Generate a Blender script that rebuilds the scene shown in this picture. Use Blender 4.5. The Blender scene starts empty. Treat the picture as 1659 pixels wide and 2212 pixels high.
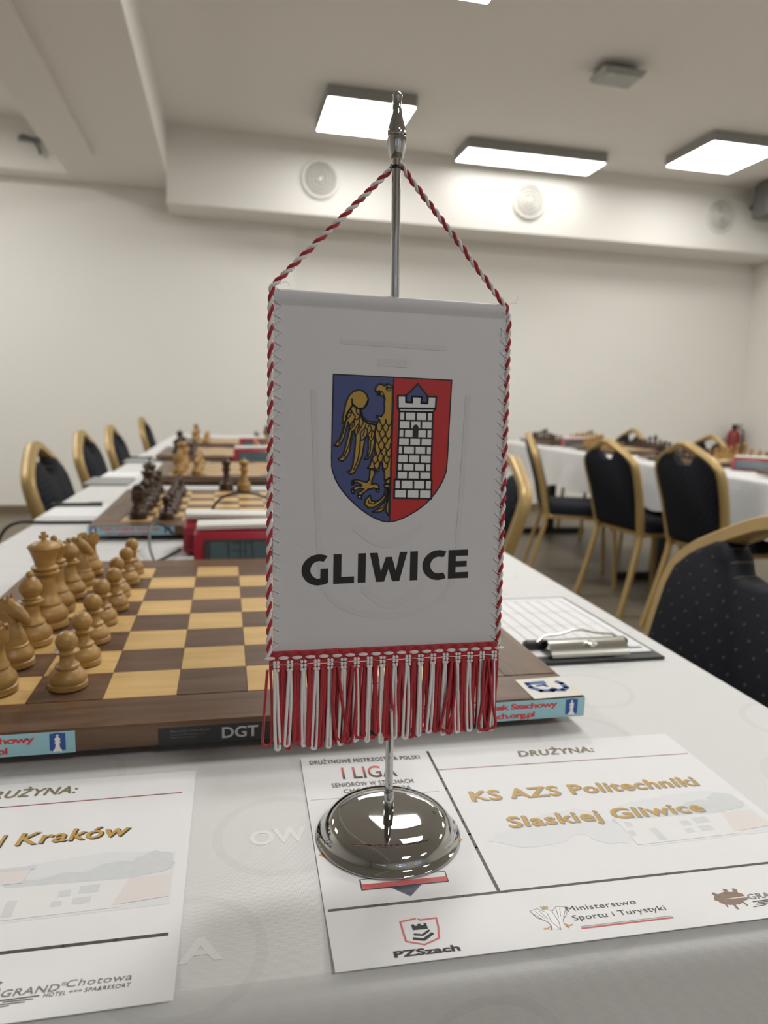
import bpy, bmesh, math, random
from mathutils import Vector, Matrix, geometry, noise
random.seed(7)
SC = bpy.context.scene
COL = SC.collection
PI = math.pi
TABLE = 0.750          # top of the near tablecloth
BT = 0.777             # playing surface of the near chessboard

# ------------------------------------------------------------------ camera
cam_d = bpy.data.cameras.new('camera')
cam = bpy.data.objects.new('camera', cam_d)
COL.objects.link(cam)
def cam_axes(yaw, pitch, roll):
    cy, sy, cp, sp, cr, sr = math.cos(yaw), math.sin(yaw), math.cos(pitch), math.sin(pitch), math.cos(roll), math.sin(roll)
    f = Vector((sy*cp, cy*cp, -sp)); r = Vector((cy, -sy, 0)); u = r.cross(f)
    return r*cr + u*sr, u*cr - r*sr, f
_r, _u, _f = cam_axes(0.220884, 0.151202, 0.029556)
cam.matrix_world = Matrix(((_r.x, _u.x, -_f.x, 0.20340), (_r.y, _u.y, -_f.y, -0.55399), (_r.z, _u.z, -_f.z, BT+0.23129), (0, 0, 0, 1)))
cam_d.sensor_fit = 'HORIZONTAL'
cam_d.sensor_width = 26.0
cam_d.lens = 1540.0/1659.0*26.0
cam_d.clip_start = 0.02
cam_d.dof.use_dof = True
cam_d.dof.focus_distance = 0.396
cam_d.dof.aperture_fstop = 8.5
SC.camera = cam

# ------------------------------------------------------------------ world, exposure
w = bpy.data.worlds.new('world'); SC.world = w; w.use_nodes = True
w.node_tree.nodes['Background'].inputs[0].default_value = (0.62, 0.72, 0.86, 1)
w.node_tree.nodes['Background'].inputs[1].default_value = 0.45
SC.view_settings.view_transform = 'Standard'
SC.view_settings.look = 'None'
SC.view_settings.exposure = 0.92
SC.view_settings.gamma = 1.0
SC.view_settings.use_curve_mapping = False
PANEL_STRENGTH = 14.0
SC.cycles.max_bounces = 6
SC.cycles.diffuse_bounces = 4
SC.cycles.glossy_bounces = 4
SC.cycles.caustics_reflective = False
SC.cycles.caustics_refractive = False
SC.cycles.use_adaptive_sampling = True
SC.cycles.adaptive_threshold = 0.06
SC.cycles.use_light_tree = False

# ------------------------------------------------------------------ materials
def lin(c):
    out = []
    for v in c[:3]:
        v = v/255.0
        out.append(v/12.92 if v <= 0.04045 else ((v+0.055)/1.055)**2.4)
    return (*out, 1.0)
MATS = {}
class N:
    """small wrapper for node graphs"""
    def __init__(s, name):
        s.m = bpy.data.materials.new(name); s.m.use_nodes = True
        s.t = s.m.node_tree; s.b = s.t.nodes['Principled BSDF']
        MATS[name] = s.m
    def n(s, kind, **kw):
        x = s.t.nodes.new(kind)
        for k, v in kw.items():
            if k.startswith('i_'):
                key = k[2:]; key = int(key) if key.isdigit() else key.replace('_', ' ')
                if hasattr(v, 'is_linked'): s.t.links.new(v, x.inputs[key])
                else: x.inputs[key].default_value = v
            else: setattr(x, k, v)
        return x
    def l(s, a, b): s.t.links.new(a, b)
    def math(s, op, a, b=0.0, c=0.0):
        x = s.n('ShaderNodeMath', operation=op)
        for i, v in enumerate((a, b, c)):
            if hasattr(v, 'is_linked'): s.l(v, x.inputs[i])
            else: x.inputs[i].default_value = v
        return x.outputs[0]
    def mix(s, fac, a, b):
        x = s.n('ShaderNodeMix', data_type='RGBA')
        for i, v in ((0, fac), (6, a), (7, b)):
            if hasattr(v, 'is_linked'): s.l(v, x.inputs[i])
            else: x.inputs[i].default_value = v
        return x.outputs[2]
    def bump(s, h, strength=0.3, dist=0.001):
        b = s.n('ShaderNodeBump'); b.inputs['Strength'].default_value = strength; b.inputs['Distance'].default_value = dist
        s.l(h, b.inputs['Height']); s.l(b.outputs[0], s.b.inputs['Normal'])
def plain(name, rgb, rough=0.5, metal=0.0, spec=0.5, var=0.06, vscale=30.0, bump=0.0, bscale=200.0, sheen=0.0, coat=0.0, trans=0.0):
    g = N(name)
    g.b.inputs['Roughness'].default_value = rough
    g.b.inputs['Metallic'].default_value = metal
    g.b.inputs['Specular IOR Level'].default_value = spec
    g.b.inputs['Sheen Weight'].default_value = sheen
    g.b.inputs['Coat Weight'].default_value = coat
    c = lin(rgb)
    if var or bump: tc = g.n('ShaderNodeTexCoord')
    if not var:
        g.b.inputs['Base Color'].default_value = c; return g.m
    no = g.n('ShaderNodeTexNoise', i_Vector=tc.outputs['Object'], i_Scale=vscale, i_Detail=1.0)
    d = tuple(max(0, x*(1-var*2)) for x in c[:3])+(1,)
    g.l(g.mix(no.outputs['Fac'], d, tuple(min(1, x*(1+var)) for x in c[:3])+(1,)), g.b.inputs['Base Color'])
    if bump:
        n2 = g.n('ShaderNodeTexNoise', i_Vector=tc.outputs['Object'], i_Scale=bscale, i_Detail=2.0)
        g.bump(n2.outputs['Fac'], bump, 0.001)
    return g.m
def emit(name, rgb, strength):
    g = N(name)
    g.b.inputs['Base Color'].default_value = lin(rgb)
    g.b.inputs['Emission Color'].default_value = lin(rgb)
    g.b.inputs['Emission Strength'].default_value = strength
    return g.m
def wood(name, dark, light, scale=(3, 40, 40), rough=0.35, spec=0.4, rnd=True):
    g = N(name)
    tc = g.n('ShaderNodeTexCoord')
    vec = tc.outputs['Object']
    if rnd:
        oi = g.n('ShaderNodeObjectInfo')
        add = g.n('ShaderNodeVectorMath', operation='ADD'); g.l(vec, add.inputs[0])
        comb = g.n('ShaderNodeCombineXYZ'); r = g.math('MULTIPLY', oi.outputs['Random'], 7.0)
        for i in range(3): g.l(r, comb.inputs[i])
        g.l(comb.outputs[0], add.inputs[1]); vec = add.outputs[0]
    mp = g.n('ShaderNodeMapping', i_Vector=vec); mp.inputs['Scale'].default_value = scale
    no = g.n('ShaderNodeTexNoise', i_Vector=mp.outputs[0], i_Scale=1.0, i_Detail=6.0, i_Roughness=0.6, i_Distortion=0.6)
    ra = g.n('ShaderNodeValToRGB', i_Fac=no.outputs['Fac'])
    ra.color_ramp.elements[0].position = 0.32; ra.color_ramp.elements[0].color = lin(dark)
    ra.color_ramp.elements[1].position = 0.68; ra.color_ramp.elements[1].color = lin(light)
    col = ra.outputs[0]
    if rnd:
        hv = g.n('ShaderNodeHueSaturation'); g.l(col, hv.inputs['Color'])
        g.l(g.math('MULTIPLY_ADD', oi.outputs['Random'], 0.16, 0.92), hv.inputs['Value']); col = hv.outputs[0]
    g.l(col, g.b.inputs['Base Color'])
    g.b.inputs['Roughness'].default_value = rough
    g.b.inputs['Specular IOR Level'].default_value = spec
    g.bump(no.outputs['Fac'], 0.06, 0.0006)
    return g.m

wall_white = plain('wall_paint', (236, 233, 227), 0.85, var=0.015, vscale=1.5)
ceil_white = plain('ceiling_paint', (232, 229, 223), 0.9, var=0.015, vscale=1.2)
white_plastic = plain('white_plastic', (225, 223, 218), 0.4, var=0.02)
grey_frame = plain('light_housing', (150, 150, 146), 0.5, var=0.03)
dark_plastic = plain('dark_plastic', (34, 34, 36), 0.45, var=0.05)
black_metal = plain('black_metal', (20, 20, 22), 0.4, var=0.05)
speaker_grey = plain('speaker_shell', (112, 111, 110), 0.5, var=0.05)
grille_dark = plain('speaker_grille', (48, 48, 48), 0.7, var=0.1, vscale=300)
glow = emit('panel_glow', (255, 255, 252), PANEL_STRENGTH)
glow_far = emit('panel_glow_dimmed', (255, 255, 252), PANEL_STRENGTH*0.5)
glow_rear = emit('panel_glow_rear', (255, 255, 252), PANEL_STRENGTH*1.0)
glow_strip = emit('panel_glow_strip', (255, 255, 252), PANEL_STRENGTH*0.26)
chrome = N('chrome').m
_b = chrome.node_tree.nodes['Principled BSDF']; _b.inputs['Metallic'].default_value = 1; _b.inputs['Roughness'].default_value = 0.035
_b.inputs['Base Color'].default_value = (0.46, 0.46, 0.455, 1)
steel = plain('brushed_steel', (190, 188, 180), 0.28, metal=1.0, var=0.05, vscale=80)
gold = plain('gold_lacquer', (176, 148, 96), 0.42, metal=0.35, spec=0.5, var=0.05, vscale=20)
black_paint = plain('print_black', (24, 24, 26), 0.6, var=0.0)
paper_white = plain('paper', (232, 231, 232), 0.55, spec=0.3, var=0.008, vscale=60)

# ------------------------------------------------------------------ mesh helpers
class MB:
    def __init__(s): s.v = []; s.f = []; s.mi = []; s.cur = 0
    def add(s, vs, fs):
        o = len(s.v); s.v += [tuple(v) for v in vs]; s.f += [tuple(i+o for i in f) for f in fs]; s.mi += [s.cur]*len(fs); return s
    def box(s, x0, x1, y0, y1, z0, z1):
        vs = [(x, y, z) for z in (z0, z1) for y in (y0, y1) for x in (x0, x1)]
        return s.add(vs, [(0, 2, 3, 1), (4, 5, 7, 6), (0, 1, 5, 4), (2, 6, 7, 3), (0, 4, 6, 2), (1, 3, 7, 5)])
    def bbox(s, x0, x1, y0, y1, z0, z1, b=0.002):
        """box with chamfered upright and top edges"""
        def ring(d, z): 
            X0, X1, Y0, Y1 = x0+d, x1-d, y0+d, y1-d
            c = b
            return [(X0+c, Y0, z), (X1-c, Y0, z), (X1, Y0+c, z), (X1, Y1-c, z), (X1-c, Y1, z), (X0+c, Y1, z), (X0, Y1-c, z), (X0, Y0+c, z)]
        return s.rings([ring(b, z0), ring(0, z0+b), ring(0, z1-b), ring(b, z1)])
    def rings(s, rs, cap=True, close=True):
        n = len(rs[0]); o = []
        vs = [p for r in rs for p in r]; fs = []
        for i in range(len(rs)-1):
            for j in range(n if close else n-1):
                k = (j+1) % n
                fs.append((i*n+j, i*n+k, (i+1)*n+k, (i+1)*n+j))
        if cap:
            fs.append(tuple(reversed(range(n)))); fs.append(tuple((len(rs)-1)*n+j for j in range(n)))
        return s.add(vs, fs)
    def lathe(s, prof, n=24, c=(0, 0, 0), cap=True):
        rs = [[(c[0]+r*math.cos(2*PI*j/n), c[1]+r*math.sin(2*PI*j/n), c[2]+z) for j in range(n)] for r, z in prof]
        return s.rings(rs, cap)
    def tube(s, pts, rad, n=8, cap=True, flat=None, up=None):
        pts = [Vector(p) for p in pts]; rs = []
        prev = None
        for i, p in enumerate(pts):
            t = (pts[min(i+1, len(pts)-1)]-pts[max(i-1, 0)]).normalized()
            if up is not None: a = t.cross(Vector(up)); a = a.normalized() if a.length > 1e-6 else Vector((1, 0, 0))
            elif prev is None:
                a = t.cross(Vector((0, 0, 1)));
                if a.length < 1e-3: a = t.cross(Vector((1, 0, 0)))
                a.normalize()
            else: a = (prev - t*prev.dot(t)).normalized()
            prev = a; b = t.cross(a)
            r = rad[i] if isinstance(rad, (list, tuple)) else rad
            ra, rb = (r, r) if flat is None else flat
            rs.append([tuple(p + a*(ra*math.cos(2*PI*j/n)) + b*(rb*math.sin(2*PI*j/n))) for j in range(n)])
        return s.rings(rs, cap)
    def barflat(s, pts, wa, wb, up):
        """rectangular section bar along a path, section axes a (across path and up) and b"""
        pts = [Vector(p) for p in pts]; rs = []
        for i, p in enumerate(pts):
            t = (pts[min(i+1, len(pts)-1)]-pts[max(i-1, 0)]).normalized()
            a = t.cross(Vector(up)).normalized(); b = t.cross(a)
            c = 0.3
            rs.append([tuple(p + a*(wa*x) + b*(wb*y)) for x, y in ((-1, -1+c), (-1+c, -1), (1-c, -1), (1, -1+c), (1, 1-c), (1-c, 1), (-1+c, 1), (-1, 1-c))])
        return s.rings(rs)
    def poly(s, pts): return s.add(pts, [tuple(range(len(pts)))])
    def prism(s, pts, d):
        """closed outline pts (3D) pushed along d"""
        d = Vector(d); n = len(pts)
        a = [Vector(p) for p in pts]; b = [p+d for p in a]
        return s.add(a+b, [tuple(reversed(range(n))), tuple(range(n, 2*n))]+[(i, (i+1) % n, n+(i+1) % n, n+i) for i in range(n)])
    def sphere(s, c, r, n=12, m=8, sc=(1, 1, 1)):
        rs = []
        for i in range(1, m):
            a = PI*i/m
            rs.append([(c[0]+r*sc[0]*math.sin(a)*math.cos(2*PI*j/n), c[1]+r*sc[1]*math.sin(a)*math.sin(2*PI*j/n), c[2]-r*sc[2]*math.cos(a)) for j in range(n)])
        return s.rings(rs)
    def mesh(s, name, mats, smooth=True, angle=40):
        me = bpy.data.meshes.new(name); me.from_pydata(s.v, [], s.f)
        for m in (mats if isinstance(mats, (list, tuple)) else [mats]): me.materials.append(m)
        me.polygons.foreach_set('material_index', s.mi)
        bm = bmesh.new(); bm.from_mesh(me)
        bmesh.ops.recalc_face_normals(bm, faces=bm.faces)
        if smooth:
            ca = math.radians(angle)
            for f in bm.faces: f.smooth = True
            for e in bm.edges:
                if len(e.link_faces) == 2 and e.calc_face_angle(0) > ca: e.smooth = False
        bm.to_mesh(me); bm.free()
        return me
    def obj(s, name, mats, parent=None, loc=None, smooth=True, angle=40):
        return link(name, s.mesh(name, mats, smooth, angle), parent, loc)
def link(name, me, parent=None, loc=None, rot=None):
    o = bpy.data.objects.new(name, me); COL.objects.link(o)
    if parent: o.parent = parent
    if loc: o.location = loc
    if rot: o.rotation_euler = rot
    return o
def tag(o, label=None, cat=None, group=None, kind=None):
    if label: o['label'] = label
    if cat: o['category'] = cat
    if group: o['group'] = group
    if kind: o['kind'] = kind
    return o
def thing(name, label, cat, loc=(0, 0, 0), rz=0.0, group=None):
    o = bpy.data.objects.new(name, None); COL.objects.link(o); o.empty_display_size = 0.05
    o.location = loc; o.rotation_euler = (0, 0, rz)
    return tag(o, label, cat, group)
def struct(o): o['kind'] = 'structure'; return o
def copy_tree(o, parent=None):
    c = o.copy(); COL.objects.link(c); c.parent = parent
    for ch in list(o.children): copy_tree(ch, c)
    return c
ORD = ['first', 'second', 'third', 'fourth', 'fifth', 'sixth', 'seventh', 'eighth']
_txt = {}
def text_geo(body, bold=0.0, shear=0.0, small=False, spacing=1.0):
    """outline of a line of lettering as (verts, faces), baseline at y=0, left edge at x=0, unit size 1"""
    key = (body, bold, shear, small, spacing)
    if key in _txt: return _txt[key]
    cu = bpy.data.curves.new('t', 'FONT'); cu.body = body; cu.size = 1.0; cu.offset = bold; cu.shear = shear
    cu.resolution_u = 3; cu.space_character = spacing
    if small:
        cu.small_caps_scale = 0.76
        for i, ch in enumerate(body):
            cu.body_format[i].use_small_caps = True
    ob = bpy.data.objects.new('t', cu); COL.objects.link(ob)
    dg = bpy.context.evaluated_depsgraph_get(); dg.update()
    me = bpy.data.meshes.new_from_object(ob.evaluated_get(dg))
    vs = [(v.co.x, v.co.y) for v in me.vertices]; fs = [tuple(p.vertices) for p in me.polygons]
    bpy.data.objects.remove(ob); bpy.data.curves.remove(cu); bpy.data.meshes.remove(me)
    x0 = min(v[0] for v in vs); vs = [(x-x0, y) for x, y in vs]
    _txt[key] = (vs, fs); return _txt[key]
def add_text(mb, body, fit_w, cap_h, place, bold=0.0, shear=0.0, small=False, ref='H', spacing=1.0):
    """put lettering into mb: width fit_w, capital height cap_h; place(x, y) -> 3D point"""
    vs, fs = text_geo(body, bold, shear, small, spacing)
    rv = text_geo(ref, bold)[0]; h = max(v[1] for v in rv)
    wdt = max(v[0] for v in vs)
    sx, sy = fit_w/wdt, cap_h/h
    mb.add([place(x*sx, y*sy) for x, y in vs], fs)
def strip(mb, pts, wd, place):
    """constant width stroke along 2D polyline (each segment one quad, with round-ish joints)"""
    for i in range(len(pts)-1):
        (x0, y0), (x1, y1) = pts[i], pts[i+1]
        dx, dy = x1-x0, y1-y0; L = math.hypot(dx, dy)
        if L < 1e-9: continue
        nx, ny = -dy/L*wd/2, dx/L*wd/2; ex, ey = dx/L*wd*0.3, dy/L*wd*0.3
        mb.add([place(x0-ex+nx, y0-ey+ny), place(x0-ex-nx, y0-ey-ny), place(x1+ex-nx, y1+ey-ny), place(x1+ex+nx, y1+ey+ny)], [(0, 1, 2, 3)])

def ribbon(mb, pts, wd, place, rounds=2):
    """smooth stroke as one strip of quads without overlaps"""
    P = [Vector((*q, 0)) for q in pts]
    for _ in range(rounds):
        Q = [P[0]]
        for i in range(len(P)-1): Q += [P[i]*0.75+P[i+1]*0.25, P[i]*0.25+P[i+1]*0.75]
        Q.append(P[-1]); P = Q
    L = []
    for i, p in enumerate(P):
        t = (P[min(i+1, len(P)-1)]-P[max(i-1, 0)]).normalized(); nn = Vector((-t.y, t.x, 0))*wd/2
        L.append(place(p.x+nn.x, p.y+nn.y)); L.append(place(p.x-nn.x, p.y-nn.y))
    mb.add(L, [(2*i, 2*i+1, 2*i+3, 2*i+2) for i in range(len(P)-1)])

# ------------------------------------------------------------------ the room
CEIL = 3.057; BEAM = 2.497; SOFF = 2.697; WY = 5.97; XL, XR, YB = -3.4, 5.43, -4.6
floor_m = N('floor_boards')
def _floor():
    g = floor_m; tc = g.n('ShaderNodeTexCoord')
    mp = g.n('ShaderNodeMapping', i_Vector=tc.outputs['Object']); mp.inputs['Scale'].default_value = (1.2, 9, 1)
    no = g.n('ShaderNodeTexNoise', i_Vector=mp.outputs[0], i_Scale=3.0, i_Detail=5.0)
    g.l(g.mix(no.outputs['Fac'], lin((96, 86, 72)), lin((128, 117, 100))), g.b.inputs['Base Color'])
    g.b.inputs['Roughness'].default_value = 0.42
_floor()
struct(MB().box(XL, XR, YB, WY+0.2, -0.1, 0).obj('floor', floor_m.m, smooth=False))
wl = struct(MB().box(-3.4, 0.80, WY-0.05, WY+0.2, 0, CEIL).obj('wall_far', wall_white, smooth=False))
struct(MB().box(0.80, XR, WY, WY+0.2, 0, CEIL).obj('wall_far_recess', wall_white, smooth=False))
struct(MB().box(XR, XR+0.2, YB, WY+0.2, 0, CEIL+0.1).obj('wall_right', wall_white, smooth=False))
struct(MB().box(XL-0.2, XL, YB, WY+0.2, 0, CEIL+0.1).obj('wall_left', wall_white, smooth=False))
# wall behind the camera, with three window openings
_g = N('window_glass'); pane_glass = _g.m
_tr = _g.n('ShaderNodeBsdfTransparent'); _gl = _g.n('ShaderNodeBsdfGlossy'); _gl.inputs['Roughness'].default_value = 0.02
_mx = _g.n('ShaderNodeMixShader'); _mx.inputs[0].default_value = 0.06
_g.l(_tr.outputs[0], _mx.inputs[1]); _g.l(_gl.outputs[0], _mx.inputs[2]); _g.l(_mx.outputs[0], _g.t.nodes['Material Output'].inputs['Surface'])
mb = MB(); wins = [(-2.4, -0.9), (0.2, 1.7), (2.8, 4.3)]; WZ0, WZ1 = 0.95, 2.35
mb.box(XL, XR, YB-0.2, YB, 0, WZ0); mb.box(XL, XR, YB-0.2, YB, WZ1, CEIL+0.1)
xs = [XL]+[v for p in wins for v in p]+[XR]
for i in range(0, len(xs), 2): mb.box(xs[i], xs[i+1], YB-0.2, YB, WZ0, WZ1)
struct(mb.obj('wall_near', wall_white, smooth=False))
for i, (a, b) in enumerate(wins):
    m = MB()
    for x0, x1, z0, z1 in ((a, a+0.06, WZ0, WZ1), (b-0.06, b, WZ0, WZ1), (a+0.06, b-0.06, WZ0, WZ0+0.06), (a+0.06, b-0.06, WZ1-0.06, WZ1), ((a+b)/2-0.04, (a+b)/2+0.04, WZ0+0.06, WZ1-0.06)):
        m.box(x0, x1, YB-0.13, YB-0.05, z0, z1)
    wo = struct(m.obj('window_%d' % (i+1), white_plastic, smooth=False))
    for x0, x1 in ((a+0.06, (a+b)/2-0.04), ((a+b)/2+0.04, b-0.06)):
        MB().box(x0, x1, YB-0.093, YB-0.087, WZ0+0.06, WZ1-0.06).obj('pane', pane_glass, wo, smooth=False)
# ceilings
struct(MB().box(-0.23, XR, YB, WY+0.2, CEIL, CEIL+0.12).obj('ceiling', ceil_white, smooth=False))
struct(MB().box(XL, -0.98, YB, WY+0.2, CEIL, CEIL+0.12).obj('ceiling_side_bay', ceil_white, smooth=False))
struct(MB().box(-0.98, -0.23, YB, WY-0.05, SOFF, CEIL+0.12).obj('trim_1', ceil_white, smooth=False))          # dropped soffit
struct(MB().box(XL, -0.98, 5.70, WY-0.05, SOFF, CEIL).obj('trim_2', wall_white, smooth=False))                # cross beam in the left bay
struct(MB().box(-0.235, XR, 5.50, WY, BEAM, CEIL).obj('trim_3', wall_white, smooth=False))                    # beam with the air vents
struct(MB().bbox(-0.985, -0.705, YB+0.3, 5.14, SOFF-0.03, SOFF+0.001, 0.004).obj('trim_4', ceil_white, smooth=False))      # boxed duct under the soffit
for n, a in (('baseboard_far', (XL, 0.80, WY-0.065, WY-0.05)), ('baseboard_far_recess', (0.80, XR, WY-0.015, WY))):
    struct(MB().box(*a, 0, 0.07).obj(n, plain(n, (120, 104, 84), 0.5), smooth=False))
struct(MB().box(XR-0.015, XR, YB, WY-0.016, 0, 0.07).obj('baseboard_right', MATS['baseboard_far'], smooth=False))

# ------------------------------------------------------------------ ceiling lights
def panel(x, y, wx, wy, zc, label, glow=glow):
    t = thing('ceiling_light', label, 'ceiling light', (x, y, zc), 0, 'white lit ceiling light panels')
    h = 0.075
    MB().bbox(-wx/2, wx/2, -wy/2, wy/2, -h, 0.0, 0.006).obj('housing', grey_frame, t, smooth=False)
    m = MB(); a, b = wx/2-0.012, wy/2-0.012
    m.add([(-a, -b, -h-0.004), (-a, b, -h-0.004), (a, b, -h-0.004), (a, -b, -h-0.004)], [(0, 1, 2, 3)])
    m.cur = 1; m.add([(-a, -b, -h-0.004), (-a, b, -h-0.004), (a, b, -h-0.004), (a, -b, -h-0.004), (-a, -b, -h-0.0002), (-a, b, -h-0.0002), (a, b, -h-0.0002), (a, -b, -h-0.0002)], [(0, 4, 5, 1), (1, 5, 6, 2), (2, 6, 7, 3), (3, 7, 4, 0), (4, 7, 6, 5)])
    m.obj('diffuser', [glow, white_plastic], t, smooth=False)
panel(1.165, 4.74, 0.61, 0.63, CEIL, 'square lit ceiling panel behind the flagpole finial', glow_far)
panel(2.63, 5.21, 1.19, 0.34, CEIL, 'long narrow lit ceiling panel in front of the air vent beam', glow_strip)
panel(4.00, 4.68, 0.60, 0.61, CEIL, 'square lit ceiling panel at the right edge of the photo', glow_far)
panel(1.18, 2.815, 0.61, 0.63, CEIL, 'lit ceiling panel just cut off by the top of the photo')
for x, y, wh in ((4.0, 2.78, 'above the near end of the right table row'), (1.18, 0.95, 'straight above the second chessboard'), (4.0, 0.9, 'by the right wall'), (1.2, -2.4, 'above the rear of the room, left'), (3.2, -2.4, 'above the rear of the room, right')):
    panel(x, y, 0.61, 0.63, CEIL, 'square lit ceiling panel out of view ' + wh, glow_rear if y < -1 else glow)
for x, y, wh in ((-2.0, 4.3, 'near the far wall'), (-2.0, 2.4, 'beside the left chairs')):
    panel(x, y, 0.61, 0.63, CEIL, 'square lit ceiling panel out of view in the left bay ' + wh)
# unlit emergency light
t = thing('emergency_light', 'small grey unlit emergency light on the ceiling above the right lamps', 'emergency light', (2.515, 3.70, CEIL))
MB().bbox(-0.10, 0.12, -0.02, 0.10, -0.05, 0, 0.004).obj('mount', dark_plastic if False else plain('emergency_mount', (84, 84, 80), 0.6), t, smooth=False)
m = MB(); r0 = [(-0.115, -0.085, -0.083), (0.125, -0.085, -0.083), (0.125, 0.075, -0.083), (-0.115, 0.075, -0.083)]
r1 = [(-0.135, -0.105, -0.05), (0.145, -0.105, -0.05), (0.145, 0.095, -0.05), (-0.135, 0.095, -0.05)]
m.rings([r0, r1]).obj('lens_cover', plain('emergency_lens', (158, 158, 152), 0.25, var=0.03), t, smooth=False)
MB().tube([(-0.09, -0.05, -0.0835), (-0.075, -0.075, -0.0835), (-0.05, -0.08, -0.0835)], 0.003, 6).obj('pictogram', white_plastic, t)

# ------------------------------------------------------------------ round air vents on the beam
vent_ring = plain('vent_enamel', (226, 223, 216), 0.45, var=0.02)
vent_gap_shade = plain('vent_gap_shade', (118, 117, 112), 0.8)  # cream plate coloured darker to stand in for the shade between the rings
def vent(x, z, r, label):
    t = thing('air_vent', label, 'air vent', (x, 5.50, z), 0, 'round ringed air vents along the beam')
    def disc(name, prof, mat):
        m = MB(); n = 40
        rs = [[(rr*math.cos(2*PI*j/n), -d, rr*math.sin(2*PI*j/n)) for j in range(n)] for rr, d in prof]
        return m.rings(rs).obj(name, mat, t)
    disc('back_plate', [(r*0.9, 0.0), (r*0.9, 0.004), (r*0.5, 0.005)], vent_gap_shade)
    for k, (a, b) in enumerate(((0.80, 1.0), (0.60, 0.72), (0.41, 0.53), (0.23, 0.34))):
        m = MB(); n = 40; rs = []
        d0 = 0.004+0.004*k
        for rr, d in ((a, d0), (a, d0+0.018), ((a+b)/2, d0+0.021), (b, d0+0.012), (b, d0-0.003)):
            rs.append([(r*rr*math.cos(2*PI*j/n), -d, r*rr*math.sin(2*PI*j/n)) for j in range(n)])
        rs.append(rs[0]); m.rings(rs, cap=False).obj('ring', vent_ring, t)
    disc('centre_disc', [(r*0.16, 0.004), (r*0.16, 0.03), (r*0.12, 0.036), (0.001, 0.038)], vent_ring)
vent(0.955, BT+1.995, 0.155, 'round ringed air vent on the beam, left of the flagpole')
vent(2.755, BT+1.985, 0.155, 'round ringed air vent on the beam under the long lit panel')
vent(4.63, BT+2.02, 0.150, 'round ringed air vent on the beam at the far right')
# loudspeaker in the upper right corner
t = thing('wall_speaker', 'grey box loudspeaker under the ceiling at the right edge', 'speaker', (4.96, 5.24, BT+1.96))
MB().bbox(-0.12, 0.16, -0.10, 0.12, 0, 0.30, 0.02).obj('cabinet', speaker_grey, t)
MB().box(-0.09, 0.13, -0.106, -0.098, 0.03, 0.27).obj('grille', grille_dark, t, smooth=False)
MB().box(-0.02, 0.02, 0.12, 0.265, 0.13, 0.17).obj('bracket', black_metal, t, smooth=False)
# air deflector below the left ceiling bay
t = thing('air_deflector', 'dark curved air deflector flap beside the boxed duct, upper left', 'air deflector', (-1.14, 5.68, BT+2.14))
m = MB(); rs = []
for k in range(9):
    a = PI*0.5*k/8
    rs.append([(-0.16+0.22*math.sin(a)*0.6, -0.01, -0.12*(1-math.cos(a))), (-0.16+0.22*math.sin(a)*0.6, -0.05, -0.12*(1-math.cos(a))), (-0.145+0.22*math.sin(a)*0.6, -0.05, 0.012-0.12*(1-math.cos(a))), (-0.145+0.22*math.sin(a)*0.6, -0.01, 0.012-0.12*(1-math.cos(a)))])
m.rings(rs).obj('flap', plain('flap_grey', (96, 100, 100), 0.5), t)
MB().box(-0.18, 0.02, -0.012, 0.014, -0.02, 0.01).obj('hinge_bar', plain('hinge_grey', (140, 142, 142), 0.5), t, smooth=False)
# fire extinguisher in the far right corner
t = thing('fire_extinguisher', 'red fire extinguisher hanging in the far right corner of the wall', 'fire extinguisher', (5.285, 5.84, 0.42))
MB().lathe([(0.062, 0), (0.066, 0.01), (0.066, 0.36), (0.055, 0.40), (0.03, 0.425), (0.022, 0.43)], 24).obj('cylinder', plain('extinguisher_red', (132, 44, 36), 0.35), t)
m = MB().lathe([(0.02, 0.43), (0.024, 0.44), (0.024, 0.47), (0.015, 0.48)], 12)
m.box(-0.02, 0.09, -0.01, 0.01, 0.465, 0.478).obj('valve', black_metal, t, smooth=False)
MB().tube([(0.02, -0.01, 0.45), (0.08, -0.03, 0.42), (0.085, -0.035, 0.30), (0.07, -0.03, 0.12)], 0.011, 8).obj('hose', dark_plastic, t)
MB().box(-0.03, 0.03, 0.06, 0.13, 0.25, 0.33).obj('wall_hook', steel, t, smooth=False)

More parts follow.
